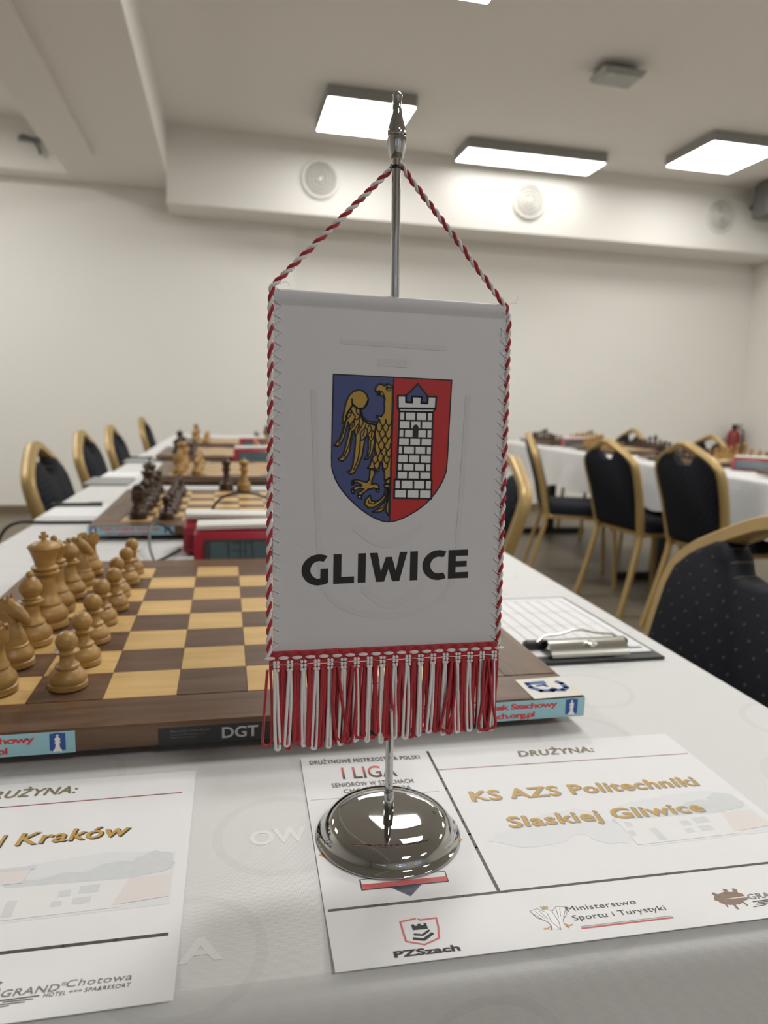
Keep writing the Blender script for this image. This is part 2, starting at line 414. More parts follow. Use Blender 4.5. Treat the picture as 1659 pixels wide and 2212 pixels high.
# ------------------------------------------------------------------ tables and cloths
FOLD_OFFSET = (0.0, 0.0, 0.0)
cloth = N('damask_cloth')
def _cloth():
    g = cloth; tc = g.n('ShaderNodeTexCoord'); geo = g.n('ShaderNodeNewGeometry')
    sp0 = g.n('ShaderNodeSeparateXYZ', i_Vector=geo.outputs['Position'])
    cb0 = g.n('ShaderNodeCombineXYZ'); g.l(sp0.outputs['X'], cb0.inputs[0])
    g.l(g.math('ADD', sp0.outputs['Y'], g.math('SUBTRACT', sp0.outputs['Z'], TABLE)), cb0.inputs[1])     # the weave runs on over the hanging side
    pos = cb0.outputs[0]
    # woven rings on an oblique lattice
    def dot(vx, vy, off):
        d = g.n('ShaderNodeVectorMath', operation='DOT_PRODUCT'); g.l(pos, d.inputs[0]); d.inputs[1].default_value = (vx, vy, 0)
        return g.math('ADD', d.outputs['Value'], off)
    a, b, c0 = (0.053, 0.088), (0.140, -0.089), (0.182, -0.243)
    det = a[0]*b[1]-a[1]*b[0]
    ra, rb = (b[1]/det, -b[0]/det), (-a[1]/det, a[0]/det)
    s = dot(ra[0], ra[1], -(ra[0]*c0[0]+ra[1]*c0[1])); t = dot(rb[0], rb[1], -(rb[0]*c0[0]+rb[1]*c0[1]))
    fs = g.math('SUBTRACT', s, g.math('ROUND', s)); ft = g.math('SUBTRACT', t, g.math('ROUND', t))
    qx = g.math('ADD', g.math('MULTIPLY', fs, a[0]), g.math('MULTIPLY', ft, b[0]))
    qy = g.math('ADD', g.math('MULTIPLY', fs, a[1]), g.math('MULTIPLY', ft, b[1]))
    r = g.math('SQRT', g.math('ADD', g.math('MULTIPLY', qx, qx), g.math('MULTIPLY', qy, qy)))
    ring = g.math('LESS_THAN', g.math('ABSOLUTE', g.math('SUBTRACT', r, 0.0375)), 0.0028)
    # weave
    mp = g.n('ShaderNodeMapping', i_Vector=pos); mp.inputs['Rotation'].default_value = (0, 0, 0.25)
    w1 = g.n('ShaderNodeTexWave', i_Vector=mp.outputs[0], i_Scale=380.0, i_Distortion=0.0, i_Detail=0.0)
    mp2 = g.n('ShaderNodeMapping', i_Vector=pos); mp2.inputs['Rotation'].default_value = (0, 0, 0.25+PI/2)
    w2 = g.n('ShaderNodeTexWave', i_Vector=mp2.outputs[0], i_Scale=330.0, i_Distortion=0.0, i_Detail=0.0)
    wv = g.math('MULTIPLY', w1.outputs['Fac'], w2.outputs['Fac'])
    fmap = g.n('ShaderNodeMapping', i_Vector=pos); fmap.inputs['Location'].default_value = FOLD_OFFSET; fold = g.n('ShaderNodeTexNoise', i_Vector=fmap.outputs[0], i_Scale=9.0, i_Detail=1.0)
    c = g.mix(g.math('MULTIPLY', wv, 0.25), lin((214, 213, 212)), lin((224, 223, 222)))
    c = g.mix(g.math('MULTIPLY', ring, 0.38), c, lin((200, 199, 198)))
    g.l(c, g.b.inputs['Base Color'])
    g.b.inputs['Specular IOR Level'].default_value = 0.6; g.b.inputs['IOR'].default_value = 1.5; g.b.inputs['Sheen Weight'].default_value = 0.15; g.b.inputs['Sheen Roughness'].default_value = 0.4
    g.l(g.math('MULTIPLY_ADD', ring, 0.05, 0.42), g.b.inputs['Roughness'])
    h = g.math('ADD', g.math('MULTIPLY', wv, 0.10), g.math('ADD', g.math('MULTIPLY', fold.outputs['Fac'], 4.0), g.math('MULTIPLY', ring, -0.10)))
    g.bump(h, 0.4, 0.0016)
_cloth()
table_top_m = plain('table_laminate', (150, 140, 125), 0.5)
def table(x0, x1, y0, y1, h, label, rz=0.0, drop=0.24, cloth_label='', ends=(0, 0), droop=0.06):
    cx, cy = (x0+x1)/2, (y0+y1)/2; hx, hy = (x1-x0)/2-0.0116, (y1-y0)/2-0.0
    t = thing('banquet_table', label, 'table', (cx, cy, 0), rz)
    e = 0.006
    MB().bbox(-hx+e, hx-e, -hy+e, hy-e, h-0.036, h-0.0055, 0.004).obj('tabletop', table_top_m, t, smooth=False)
    for s in (-1, 1):
        yy = s*(hy-0.28)
        MB().box(-0.03, 0.03, yy-0.02, yy+0.02, 0.045, h-0.037).obj('leg', black_metal, t, smooth=False)
        MB().bbox(-hx*0.72, hx*0.72, yy-0.025, yy+0.025, 0.0, 0.045, 0.006).obj('foot', black_metal, t, smooth=False)
        MB().box(-hx*0.8, hx*0.8, yy-0.03, yy+0.03, h-0.06, h-0.037).obj('bearer', black_metal, t, smooth=False)
    # cloth: flat top and four hanging sides with soft folds
    m = MB(); per = []
    nx, ny = 26, 44
    def side(ax, n): return [ax*k/n for k in range(n)]
    for k in range(nx): per.append((-hx+2*hx*k/nx, -hy, 0, -1))
    for k in range(ny): per.append((hx, -hy+2*hy*k/ny, 1, 0))
    for k in range(nx): per.append((hx-2*hx*k/nx, hy, 0, 1))
    for k in range(ny): per.append((-hx, hy-2*hy*k/ny, -1, 0))
    n = len(per); rs = []
    corner = {0: (-1, -1), nx: (1, -1), nx+ny: (1, 1), 2*nx+ny: (-1, 1)}
    roll = [(0.0, 0.0), (0.0035, 0.0006), (0.0068, 0.0024), (0.0094, 0.0054), (0.0110, 0.0095), (0.0116, 0.0150)]
    for lev in range(12):
        r = []
        for i, (x, y, dx, dy) in enumerate(per):
            if i in corner: dx, dy = corner[i][0]*0.9, corner[i][1]*0.9
            dc = min(min((i-c) % n, (c-i) % n) for c in corner)
            cf = math.exp(-(dc/3.0)**2)
            ed = ends[0] if y <= -hy+1e-6 else (ends[1] if y >= hy-1e-6 else 0)
            if lev < 6: out, z = roll[lev][0], h-roll[lev][1]
            else:
                f = (lev-5)/6.0
                wv = 0.012+0.016*math.sin(i*1.1+cx*3)+0.008*math.sin(i*2.3+cy)
                out = 0.0116+f*(max(0.002, wv)+0.05*cf)
                near_end = (ends[0] and y < -hy+0.15) or (ends[1] and y > hy-0.15)
                if near_end: out = 0.0116+(out-0.0116)*0.4
                z = h-0.0150-f*(drop-0.015)*(1.0+(0.0 if near_end else droop*cf)+0.05*math.sin(i*0.7))
            if ed: out = 0.0
            ox, oy = dx*out, dy*out
            if ends[0] and y < -hy+0.15 or ends[1] and y > hy-0.15: oy = 0.0
            r.append((x+ox, y+oy, z))
        rs.append(r)
    m.rings(rs, cap=False)
    # top sheet as a fan of strips
    m.poly([(x, y, h) for x, y, _, _ in per])
    c = m.obj('tablecloth', cloth.m, None, (cx, cy, 0), angle=60)
    c.rotation_euler = (0, 0, rz)
    tag(c, cloth_label, 'tablecloth', 'white damask tablecloths')
    return t, c
table(-0.196, 0.694, -0.266, 0.972, TABLE, 'banquet table carrying the flag and the front chessboard', -math.radians(1.6), cloth_label='white damask tablecloth under the flag stand and front chessboard', ends=(0, 1))
table(-0.183, 0.70, 0.992, 2.80, TABLE, 'banquet table behind the flag, carrying the second and third chessboards', -math.radians(0.6), cloth_label='white tablecloth under the dark pieces behind the flag', ends=(1, 1))
table(-0.165, 0.72, 2.807, 4.70, TABLE, 'farthest banquet table of the left row, near the wall', -math.radians(0.4), cloth_label='white tablecloth at the far end of the left row', ends=(1, 0))
H2 = 0.735
table(2.36, 3.22, 1.00, 2.90, H2, 'near banquet table of the right row, by the right edge', 0, 0.22, 'white tablecloth hanging behind the two dark chair backs, right row', ends=(0, 1))
table(2.36, 3.22, 2.96, 5.05, H2, 'far banquet table of the right row, by the far wall', 0, 0.235, 'white tablecloth with hanging pointed corner at the far end of the right row', droop=0.5)

# ------------------------------------------------------------------ banquet chairs
fabric = N('dotted_navy_fabric')
def _fab():
    g = fabric; tc = g.n('ShaderNodeTexCoord')
    sp = g.n('ShaderNodeSeparateXYZ', i_Vector=tc.outputs['Object'])
    y, z = sp.outputs['Y'], sp.outputs['Z']
    p = 0.026
    s = g.math('DIVIDE', g.math('ADD', y, z), p*1.414); t = g.math('DIVIDE', g.math('SUBTRACT', y, z), p*1.414)
    fs = g.math('SUBTRACT', s, g.math('ROUND', s)); ft = g.math('SUBTRACT', t, g.math('ROUND', t))
    r = g.math('MULTIPLY', g.math('SQRT', g.math('ADD', g.math('MULTIPLY', fs, fs), g.math('MULTIPLY', ft, ft))), p)
    dot = g.math('SUBTRACT', 1.0, g.math('SMOOTH_MIN', 1.0, g.math('DIVIDE', r, 0.0034), 0.15))
    dot = g.math('MAXIMUM', dot, 0.0)
    no = g.n('ShaderNodeTexNoise', i_Vector=tc.outputs['Object'], i_Scale=900.0, i_Detail=1.0)
    c = g.mix(no.outputs['Fac'], lin((9, 12, 20)), lin((18, 21, 32)))
    g.l(g.mix(g.math('GREATER_THAN', dot, 0.25), c, lin((70, 62, 56))), g.b.inputs['Base Color'])
    g.b.inputs['Roughness'].default_value = 0.75; g.b.inputs['Specular IOR Level'].default_value = 0.2
    g.bump(g.math('ADD', g.math('MULTIPLY', dot, 1.2), g.math('MULTIPLY', no.outputs['Fac'], 0.12)), 0.8, 0.0018)
_fab()
OUT = [(0.40, 0.172), (0.50, 0.182), (0.60, 0.192), (0.68, 0.199), (0.725, 0.201), (0.757, 0.194), (0.783, 0.168), (0.807, 0.126), (0.830, 0.080), (0.850, 0.036), (0.857, 0.0)]
def bx(z): return -0.185-0.20*(z-0.42)-0.10*max(0, z-0.6)      # recline of the backrest
def chair_proto():
    t = thing('banquet_chair', 'x', 'chair')
    path = [(bx(z), -hw, z) for z, hw in OUT] + [(bx(z), hw, z) for z, hw in reversed(OUT[:-1])]
    # smooth the outline
    P = [Vector(p) for p in path]
    for _ in range(2):
        Q = [P[0]]
        for i in range(len(P)-1): Q += [P[i]*0.75+P[i+1]*0.25, P[i]*0.25+P[i+1]*0.75]
        Q.append(P[-1]); P = Q
    MB().barflat(P, 0.014, 0.017, (1, 0, 0.25)).obj('back_frame', gold, t)
    # padded backrest with hand hole under the top rail
    def pad_outline(ins):
        L = [(z, hw-0.006-ins) for z, hw in OUT if z < 0.80]
        top = [(0.798-ins*0.5, 0.142-ins), (0.815-ins*0.5, 0.106), (0.818-ins*0.6, 0.088), (0.798-ins*0.6, 0.062), (0.775-ins*0.5, 0.045), (0.770-ins*0.5, 0.02)]
        L = [(0.43+ins, L[0][1])]+L[1:]+top
        return [(-hw, z) for z, hw in L]+[(hw, z) for z, hw in reversed(L)]
    m = MB(); rs = []
    for ins, dx in ((0.012, -0.022), (0.003, -0.019), (0.0, -0.010), (0.0, 0.010), (0.004, 0.020), (0.016, 0.027)):
        rs.append([(bx(z)+dx, y, z) for y, z in pad_outline(ins)])
    m.rings(rs).obj('backrest', fabric.m, t, angle=50)
    # seat
    rs = []
    for ins, z in ((0.012, 0.415), (0.0, 0.422), (0.0, 0.455), (0.006, 0.470), (0.03, 0.480), (0.10, 0.484)):
        rs.append([(0.215-ins, y, z) for y in (-0.17+ins, 0.17-ins)]+[(0.18-ins*0.5, 0.205-ins, z), (-0.15+ins, 0.195-ins, z), (-0.18+ins, 0.16-ins, z), (-0.18+ins, -0.16+ins, z), (-0.15+ins, -0.195+ins, z), (0.18-ins*0.5, -0.205+ins, z)])
    m = MB().rings(rs); m.obj('seat', fabric.m, t, angle=50)
    MB().barflat([(0.19, -0.18, 0.405), (0.19, 0.18, 0.405)], 0.011, 0.011, (0, 0, 1)).obj('seat_rail', gold, t)
    MB().barflat([(-0.17, -0.18, 0.405), (-0.17, 0.18, 0.405)], 0.011, 0.011, (0, 0, 1)).obj('seat_rail', gold, t)
    for s in (-1, 1):
        MB().barflat([(0.19, s*0.185, 0.415), (0.205, s*0.19, 0.20), (0.215, s*0.195, 0.0)], 0.011, 0.011, (0, 1, 0)).obj('leg', gold, t)
        MB().barflat([(bx(0.42), s*0.174, 0.43), (-0.19, s*0.178, 0.36), (-0.235, s*0.186, 0.18), (-0.285, s*0.195, 0.0)], 0.011, 0.014, (0, 1, 0)).obj('leg', gold, t)
        MB().barflat([(0.19, s*0.18, 0.405), (-0.17, s*0.18, 0.405)], 0.009, 0.011, (0, 0, 1)).obj('seat_rail', gold, t)
    return t
chair0 = chair_proto(); chair_used = []
def chair(bxx, by, face, label, group, top_h=0.865):
    """bxx, by: ground point under the middle of the top rail; face: direction the sitter looks"""
    o = chair0 if not chair_used else copy_tree(chair0); chair_used.append(o)
    off = bx(0.857)
    o.location = (bxx - off*math.cos(face), by - off*math.sin(face), 0.0); o.rotation_euler = (0, 0, face)
    o.scale = (1, 1, top_h/0.869)
    return tag(o, label, 'chair', group)
GL = 'gold framed chairs left of the left table row'
for i, (x, y) in enumerate(((-0.355, 1.75), (-0.374, 2.55), (-0.349, 3.15), (-0.37, 4.70))):
    chair(x, y, 0.0, ['gold framed navy chair at far left, nearest with the bright rim', 'gold framed navy chair second from the left edge', 'gold framed navy chair third from the left edge', 'small distant gold framed chair against the wall, fourth from the left edge'][i], GL)
GRC = 'gold framed chairs between the two table rows'
chair(0.985, 0.30, PI-0.03, 'large gold framed chair with dotted navy back at the right edge, beside the clipboard', GRC)
chair(1.055, 1.49, PI, 'gold framed chair half hidden behind the right edge of the flag', GRC)
GS = 'chairs with dark backs along the right table row'
chair(1.93, 3.35, -0.35, 'gold framed chair side-on right of the flag, by the hanging cloth corner', GS)
chair(2.06, 2.70, 0.10, 'black backed gold chair, left of the pair before the right table', GS)
chair(2.12, 2.16, 0.06, 'black backed gold chair, right of the pair before the right table', GS, 0.885)
GF = 'chairs on the far side of the right table row'
chair(3.42, 4.66, PI, 'gold chair top peeking over the right table behind dark chess pieces', GF)
chair(3.42, 3.70, PI, 'gold chair top peeking over the right table right of the two dark chair backs', GF)
t = thing('office_chair', 'dark grey rounded chair back at the right edge behind the right table', 'chair', (3.50, 2.62, 0), PI)
gm = plain('grey_mesh_fabric', (78, 78, 76), 0.8, var=0.12, vscale=200, bump=0.3, bscale=600)
rs = []
for ins, dx in ((0.02, -0.03), (0.0, -0.02), (0.0, 0.02), (0.02, 0.03)):
    rs.append([(-0.24-0.10*(z-0.5)+dx, y, z) for y, z in [(0.20-ins, 0.48+ins), (0.25-ins, 0.62), (0.255-ins, 0.78), (0.22-ins, 0.88), (0.13-ins, 0.945-ins), (0, 0.96-ins), (-0.13+ins, 0.945-ins), (-0.22+ins, 0.88), (-0.255+ins, 0.78), (-0.25+ins, 0.62), (-0.20+ins, 0.48+ins)]])
MB().rings(rs).obj('backrest', gm, t)
MB().bbox(-0.22, 0.24, -0.24, 0.24, 0.44, 0.50, 0.03).obj('seat', gm, t)
MB().lathe([(0.03, 0.07), (0.03, 0.44)], 12).obj('column', black_metal, t)
for k in range(5):
    a = 2*PI*k/5
    MB().tube([(0.02*math.cos(a), 0.02*math.sin(a), 0.085), (0.27*math.cos(a), 0.27*math.sin(a), 0.055)], 0.02, 8).obj('base_arm', black_metal, t)
    MB().sphere((0.27*math.cos(a), 0.27*math.sin(a), 0.029), 0.025, 10, 6).obj('castor', black_metal, t)
MB().tube([(-0.12, 0, 0.46), (-0.26, 0, 0.46), (-0.272, 0, 0.60)], 0.018, 8).obj('back_support', black_metal, t)

# ------------------------------------------------------------------ chess pieces
box_wood = wood('boxwood', (146, 111, 60), (176, 139, 82), (30, 30, 90), 0.38, 0.4)
rose_wood = wood('rosewood', (46, 30, 22), (78, 52, 38), (30, 30, 90), 0.35, 0.4)
felt = plain('green_felt', (34, 58, 40), 0.95, var=0.1, vscale=400)
PS = 0.875
def sc(prof): return [(r/1000, z/1000) for r, z in prof]
PROF = {
 'pawn': [(16.0, 1), (17, 1.5), (17, 5.5), (15.6, 6.5), (16.8, 8.5), (15.6, 13), (11.6, 17.5), (9.3, 19), (10.6, 20), (10.4, 22), (7.6, 23.5), (6.2, 27), (6.0, 31), (6.6, 32.5), (10.8, 33.6), (11, 35), (7.2, 36.2), (6.3, 37)],
 'king': [(19, 1), (20, 1.5), (20, 7), (18.6, 8.2), (20.2, 11), (19.4, 16), (15.5, 21.5), (13.2, 23.5), (14.6, 24.8), (14.2, 27), (11, 30), (9.4, 38), (8.5, 48), (8.7, 53), (13.2, 55), (13.6, 57), (10.2, 58.6), (12.6, 60), (12.6, 61.6), (9.2, 63.2), (9.8, 67), (14.2, 79.5), (15.4, 81), (15.0, 82.5), (9.0, 86.3), (4.2, 87.6), (3.4, 88.2)],
 'queen': [(18, 1), (19, 1.5), (19, 6.5), (17.6, 7.7), (19, 10.5), (18, 15), (14, 20), (12, 22), (13.2, 23.3), (12.8, 25.3), (10, 28), (8.4, 35), (7.6, 44), (7.8, 48), (12, 50), (12.3, 52), (9.2, 53.5), (11.4, 55), (11.2, 56.4), (8.2, 58), (8.6, 61), (13, 71.5), (13.6, 73), (11.5, 74.5), (11, 73.4), (5, 77), (3, 78)],
 'bishop': [(16.5, 1), (17.5, 1.5), (17.5, 6), (16, 7), (17.4, 9.5), (16.4, 13.5), (12.4, 18), (10.6, 19.6), (11.8, 20.8), (11.2, 22.6), (8.4, 25), (7, 31), (6.4, 37), (6.6, 39), (11, 40.5), (11.2, 42), (7.4, 43.3), (8.8, 44.2), (6.6, 45.6), (8.2, 48), (10.4, 52), (10.2, 55.5), (7.6, 60), (4, 63.5), (2.6, 64.4)],
 'rook': [(16.5, 1), (17.5, 1.5), (17.5, 6), (16, 7), (17.4, 9.5), (16.6, 13.5), (13, 18), (11.4, 19.8), (12.4, 21), (11.8, 22.8), (10, 26), (9.2, 32), (9, 38), (11.8, 40.5), (12.6, 42), (12.6, 50), (9.4, 50), (9.2, 46.5), (0.4, 46)],
 'knightbase': [(16.5, 1), (17.5, 1.5), (17.5, 6), (16, 7), (17.4, 9.5), (16.6, 13.5), (13.6, 17), (13, 18.4), (13.6, 19.6), (12.5, 20.6)]}
def piece_mesh(kind, mat, n=28):
    m = MB()
    if kind == 'knight':
        m.lathe(sc(PROF['knightbase']), n)
        # neck: stacked ovals leaning back then curling forward; sitter's forward is +x
        rings = []
        for z, cx, rx, ry in ((19.5, 0.0, 12.0, 10.5), (24, 0.6, 12.6, 10.0), (30, -1.0, 12.0, 8.8), (37, -3.4, 10.8, 7.6), (44, -4.6, 9.8, 6.8), (50, -4.0, 8.8, 6.0), (55, -2.4, 7.0, 5.0), (58, -1.0, 4.6, 3.6), (59.5, 0.0, 2.0, 1.8)):
            rings.append([((cx+rx*math.cos(2*PI*j/16))/1000, ry*math.sin(2*PI*j/16)/1000, z/1000) for j in range(16)])
        m.rings(rings)
        # muzzle
        rings = []
        for x, z, rz, ry in ((-4, 50.5, 7.5, 5.6), (3, 49.5, 7.2, 5.6), (8, 46.5, 6.2, 5.0), (12.5, 42.6, 4.8, 4.2), (15.2, 40, 3.8, 3.6), (16.4, 38.6, 2.0, 2.2)):
            rings.append([((x+0.35*rz*math.cos(2*PI*j/12))/1000, ry*math.sin(2*PI*j/12)/1000, (z+rz*math.cos(2*PI*j/12))/1000) for j in range(12)])
        m.rings(rings)
        for s in (-1, 1):   # ears
            m.lathe([(0.0024, 0), (0.0019, 0.004), (0.0003, 0.0085)], 8, (0.0005, s*0.0031, 0.055))
        # mane ridge
        m.tube([(-0.0125, 0, 0.022), (-0.0142, 0, 0.031), (-0.0146, 0, 0.04), (-0.0138, 0, 0.047), (-0.0105, 0, 0.0545), (-0.004, 0, 0.059)], [0.0022, 0.0028, 0.003, 0.003, 0.0028, 0.0018], 8)
    else:
        pr = sc(PROF[kind])
        if kind == 'pawn': pr = [(r*PS, z*PS) for r, z in pr]
        m.lathe(pr, n)
        if kind == 'pawn': m.sphere((0, 0, 0.0435*PS), 0.0096*PS, 20, 12)
        if kind == 'queen':
            m.sphere((0, 0, 0.0795), 0.0036, 12, 8)
            for k in range(9):
                a = 2*PI*k/9; m.sphere((0.0118*math.cos(a), 0.0118*math.sin(a), 0.0742), 0.0019, 8, 5)
        if kind == 'bishop': m.sphere((0, 0, 0.066), 0.0034, 12, 8)
        if kind == 'rook':
            for k in range(6):
                a = 2*PI*k/6; b = a+0.62
                for q in (0,):
                    o = [(0.0126*math.cos(v), 0.0126*math.sin(v)) for v in (a, (a+b)/2, b)]; i_ = [(0.0094*math.cos(v), 0.0094*math.sin(v)) for v in (b, (a+b)/2, a)]
                    m.prism([(x, y, 0.0498) for x, y in o+i_], (0, 0, 0.0035))
    return m.mesh(kind, mat, angle=50)
cross = MB().prism([(x/1000, -0.0016, z/1000) for x, z in ((-1.8, 87.6), (1.8, 87.6), (1.3, 90.4), (4.2, 89.9), (4.2, 93.4), (1.3, 92.9), (2.0, 96.5), (-2.0, 96.5), (-1.3, 92.9), (-4.2, 93.4), (-4.2, 89.9), (-1.3, 90.4))], (0, 0.0032, 0))
KINDS = ('pawn', 'king', 'queen', 'bishop', 'rook', 'knight')
PM = {('white', k): piece_mesh(k, box_wood) for k in KINDS}
PM.update({('black', k): piece_mesh(k, rose_wood, 20) for k in KINDS})
CROSS = {'white': cross.mesh('cross', box_wood, smooth=False), 'black': cross.mesh('cross', rose_wood, smooth=False)}
FELT = MB().lathe([(0.0, 0.0), (0.0140, 0.0), (0.0144, 0.0012), (0.0, 0.0012)], 24, cap=False).mesh('felt_base', felt)
S = 0.055
CNAME = {'white': 'light boxwood', 'black': 'dark brown'}
BACK = ['rook', 'knight', 'bishop', 'king', 'queen', 'bishop', 'knight', 'rook']     # counted from the near edge
def piece(kind, color, x, y, z, rz, label, group, felt_part=False):
    o = link(kind, PM[(color, kind)], None, (x, y, z), (0, 0, rz))
    o.name = 'chess_'+kind
    tag(o, label, 'chess piece', group)
    if kind == 'king': link('cross', CROSS[color], o).rotation_euler = (0, 0, PI/2 if not felt_part else 0.5)
    if felt_part: link('felt_base', FELT, o)
    return o
def army(color, side, bx0, by0, z, board, reverse=False, full=True, skip=()):
    """side 'left' has its back row on the first column of squares; bx0, by0: corner of the 8x8 field"""
    cols = (0, 1) if side == 'left' else (7, 6)
    face = 0.0 if side == 'left' else PI
    back = BACK if not reverse else BACK[:3]+['queen', 'king']+BACK[5:]
    for r in range(8):
        for c, k in ((cols[0], back[r]), (cols[1], 'pawn')):
            jx, jy = random.uniform(-0.003, 0.003), random.uniform(-0.003, 0.003)
            n = {'king': 'king', 'queen': 'queen'}.get(k)
            if n: lab = '%s %s on the %s' % (CNAME[color], k, board)
            elif k == 'pawn': lab = '%s pawn on the %s, %s from its near edge' % (CNAME[color], board, ORD[r])
            else: lab = '%s %s on the %s, at its %s' % (CNAME[color], k, board, 'near end' if r < 4 else 'far end')
            piece(k, color, bx0+(c+0.5)*S+jx, by0+(r+0.5)*S+jy, z, face+random.uniform(-0.25, 0.25), lab, '%s pieces on the %s' % (CNAME[color], board), board == 'front chessboard')

# ------------------------------------------------------------------ chessboards
walnut = wood('walnut_frame', (74, 53, 38), (112, 84, 60), (5, 60, 60), 0.33, 0.45)
walnut_y = wood('walnut_frame_side', (74, 53, 38), (112, 84, 60), (60, 5, 60), 0.33, 0.45)
sq_dark = wood('walnut_square', (78, 56, 42), (112, 84, 64), (9, 70, 70), 0.33, 0.45)
sq_light = wood('maple_square', (198, 160, 100), (220, 184, 124), (9, 60, 60), 0.33, 0.45)
blue_st = plain('sticker_blue', (150, 196, 206), 0.4, var=0.01)
red_pr = plain('print_red', (206, 52, 48), 0.5, var=0.01)
logo_blue = plain('print_blue', (40, 78, 150), 0.5, var=0.01)
white_pr = plain('print_white', (236, 236, 236), 0.5, var=0.0)
silver_pr = plain('print_silver', (176, 178, 180), 0.35, metal=0.4, var=0.02)
plate_black = plain('plate_black', (22, 22, 24), 0.3, var=0.02)
SQ = {0: MB().bbox(0.0002, S-0.0002, 0.0002, S-0.0002, 0, 0.0016, 0.0002).mesh('board_square', sq_dark, smooth=False),
      1: MB().bbox(0.0002, S-0.0002, 0.0002, S-0.0002, 0, 0.0016, 0.0002).mesh('board_square', sq_light, smooth=False)}
checker = N('veneer_field')
def _chk():
    g = checker; tc = g.n('ShaderNodeTexCoord')
    ck = g.n('ShaderNodeTexChecker', i_Vector=tc.outputs['Object'], i_Scale=1/S); ck.inputs['Color1'].default_value = lin((96, 70, 52)); ck.inputs['Color2'].default_value = lin((210, 172, 112))
    g.l(ck.outputs[0], g.b.inputs['Base Color']); g.b.inputs['Roughness'].default_value = 0.35
_chk()
KING_EMB = [(-3, 0), (3, 0), (3.2, 1.2), (2.2, 1.8), (1.5, 3.6), (1.3, 6), (2.2, 6.5), (2.2, 7), (1.4, 7.3), (2.1, 9.6), (1.0, 10.6), (0.5, 10.8), (0.5, 11.4), (1.1, 11.4), (1.1, 12), (0.5, 12), (0.5, 12.8), (-0.5, 12.8), (-0.5, 12), (-1.1, 12), (-1.1, 11.4), (-0.5, 11.4), (-0.5, 10.8), (-1.0, 10.6), (-2.1, 9.6), (-1.4, 7.3), (-2.2, 7), (-2.2, 6.5), (-1.3, 6), (-1.5, 3.6), (-2.2, 1.8), (-3.2, 1.2)]
def sticker(board, x0, x1, tx0, tx1, ux1):
    """blue federation sticker on the front edge of the board (local coordinates)"""
    y = -0.0502; z0, z1 = -0.0172, -0.0012
    m = MB().prism([(x0, y, z0), (x1, y, z0), (x1, y, z1), (x0, y, z1)], (0, 0.0003, 0))
    st = m.obj('sticker', blue_st, board, smooth=False); st['label'] = 'light blue sticker with red lettering'
    P = lambda ox, oz: (lambda a, b: (ox+a, y-0.0002, oz+b))
    m = MB(); add_text(m, 'Polski Związek Szachowy', tx1-tx0, 0.0046, P(tx0, -0.0076), 0.03, ref='H', spacing=0.9)
    add_text(m, 'www.pzszach.org.pl', ux1-tx0-0.008, 0.0046, P(tx0+0.008, -0.0150), 0.03, spacing=0.9)
    m.obj('lettering', red_pr, st, smooth=False)
    for cx in (x0+0.0105, x1-0.0115):
        m = MB().poly([(cx+a/1000, y-0.0002, -0.0165+b/1000) for a, b in ((-5.2, 2), (0, 0.2), (5.2, 2), (5.2, 14), (3, 14.2), (0, 14.9), (-3, 14.2), (-5.2, 14))])
        e = m.obj('emblem', logo_blue, st, smooth=False)
        MB().poly([(cx+a*0.95/1000, y-0.0004, -0.0157+b/1000) for a, b in KING_EMB]).obj('king_figure', white_pr, e, smooth=False)
def board(x, y, zt, label, detail, rz=0.0):
    """x, y: corner of the 8x8 field nearest the camera on the left; zt height of the playing surface"""
    t = thing('chess_board', label, 'chessboard', (x, y, zt), rz)
    e, L, th = 0.05, 8*S, 0.0175
    c = 0.0015
    MB().bbox(-e, L+e, -e, 0, -th, 0, c).obj('border_strip', walnut, t, smooth=False)
    MB().bbox(-e, L+e, L, L+e, -th, 0, c).obj('border_strip', walnut, t, smooth=False)
    MB().bbox(-e, 0, 0.0, L, -th, 0, c).obj('border_strip', walnut_y, t, smooth=False)
    MB().bbox(L, L+e, 0.0, L, -th, 0, c).obj('border_strip', walnut_y, t, smooth=False)
    MB().box(0, L, 0, L, -th, -0.0016).obj('core', walnut, t, smooth=False)
    if detail:
        for i in range(8):
            for j in range(8):
                link('board_square', SQ[(i+j+1) % 2], t, (i*S, j*S, -0.0016))
    else:
        MB().box(0, L, 0, L, -0.0016, 0.0).obj('playing_field', checker.m, t, smooth=False)
    for a in (0.0, L):
        for b in (0.0, L):
            MB().lathe([(0.011, -0.0268), (0.012, -0.0258), (0.012, -th)], 14, (a, b, 0)).obj('rubber_foot', dark_plastic, t)
    if detail:
        sticker(t, -0.0498, 0.0997, -0.028, 0.0735, 0.056)
        sticker(t, 0.340, 0.4895, 0.362, 0.4655, 0.446)
        y = -0.0502
        pl = MB().prism([(0.1553, y, -0.0174), (0.288, y, -0.0174), (0.288, y, -0.0040), (0.1553, y, -0.0040)], (0, 0.0004, 0)).obj('maker_plate', plate_black, t, smooth=False)
        P = lambda ox, oz: (lambda a, b: (ox+a, y-0.0003, oz+b))
        m = MB(); add_text(m, 'DGT', 0.026, 0.0082, P(0.200, -0.0142), 0.02); m.obj('lettering', silver_pr, pl, smooth=False)
        m = MB(); add_text(m, 'Electronic Chess Board', 0.0275, 0.0016, P(0.164, -0.0074), 0.0)
        for k, (s_, wd) in enumerate((('Produced by DGT, The Netherlands', 0.024), ('Digital Game Technology', 0.017))):
            add_text(m, s_, wd, 0.0009, P(0.164, -0.0098-0.0021*k), 0.0)
        m.obj('small_print', plain('print_grey', (120, 120, 122), 0.5) if 'print_grey' not in MATS else MATS['print_grey'], pl, smooth=False)
    return t
b1 = board(0, 0, BT, 'walnut and maple electronic chessboard in front, right behind the flag', True)
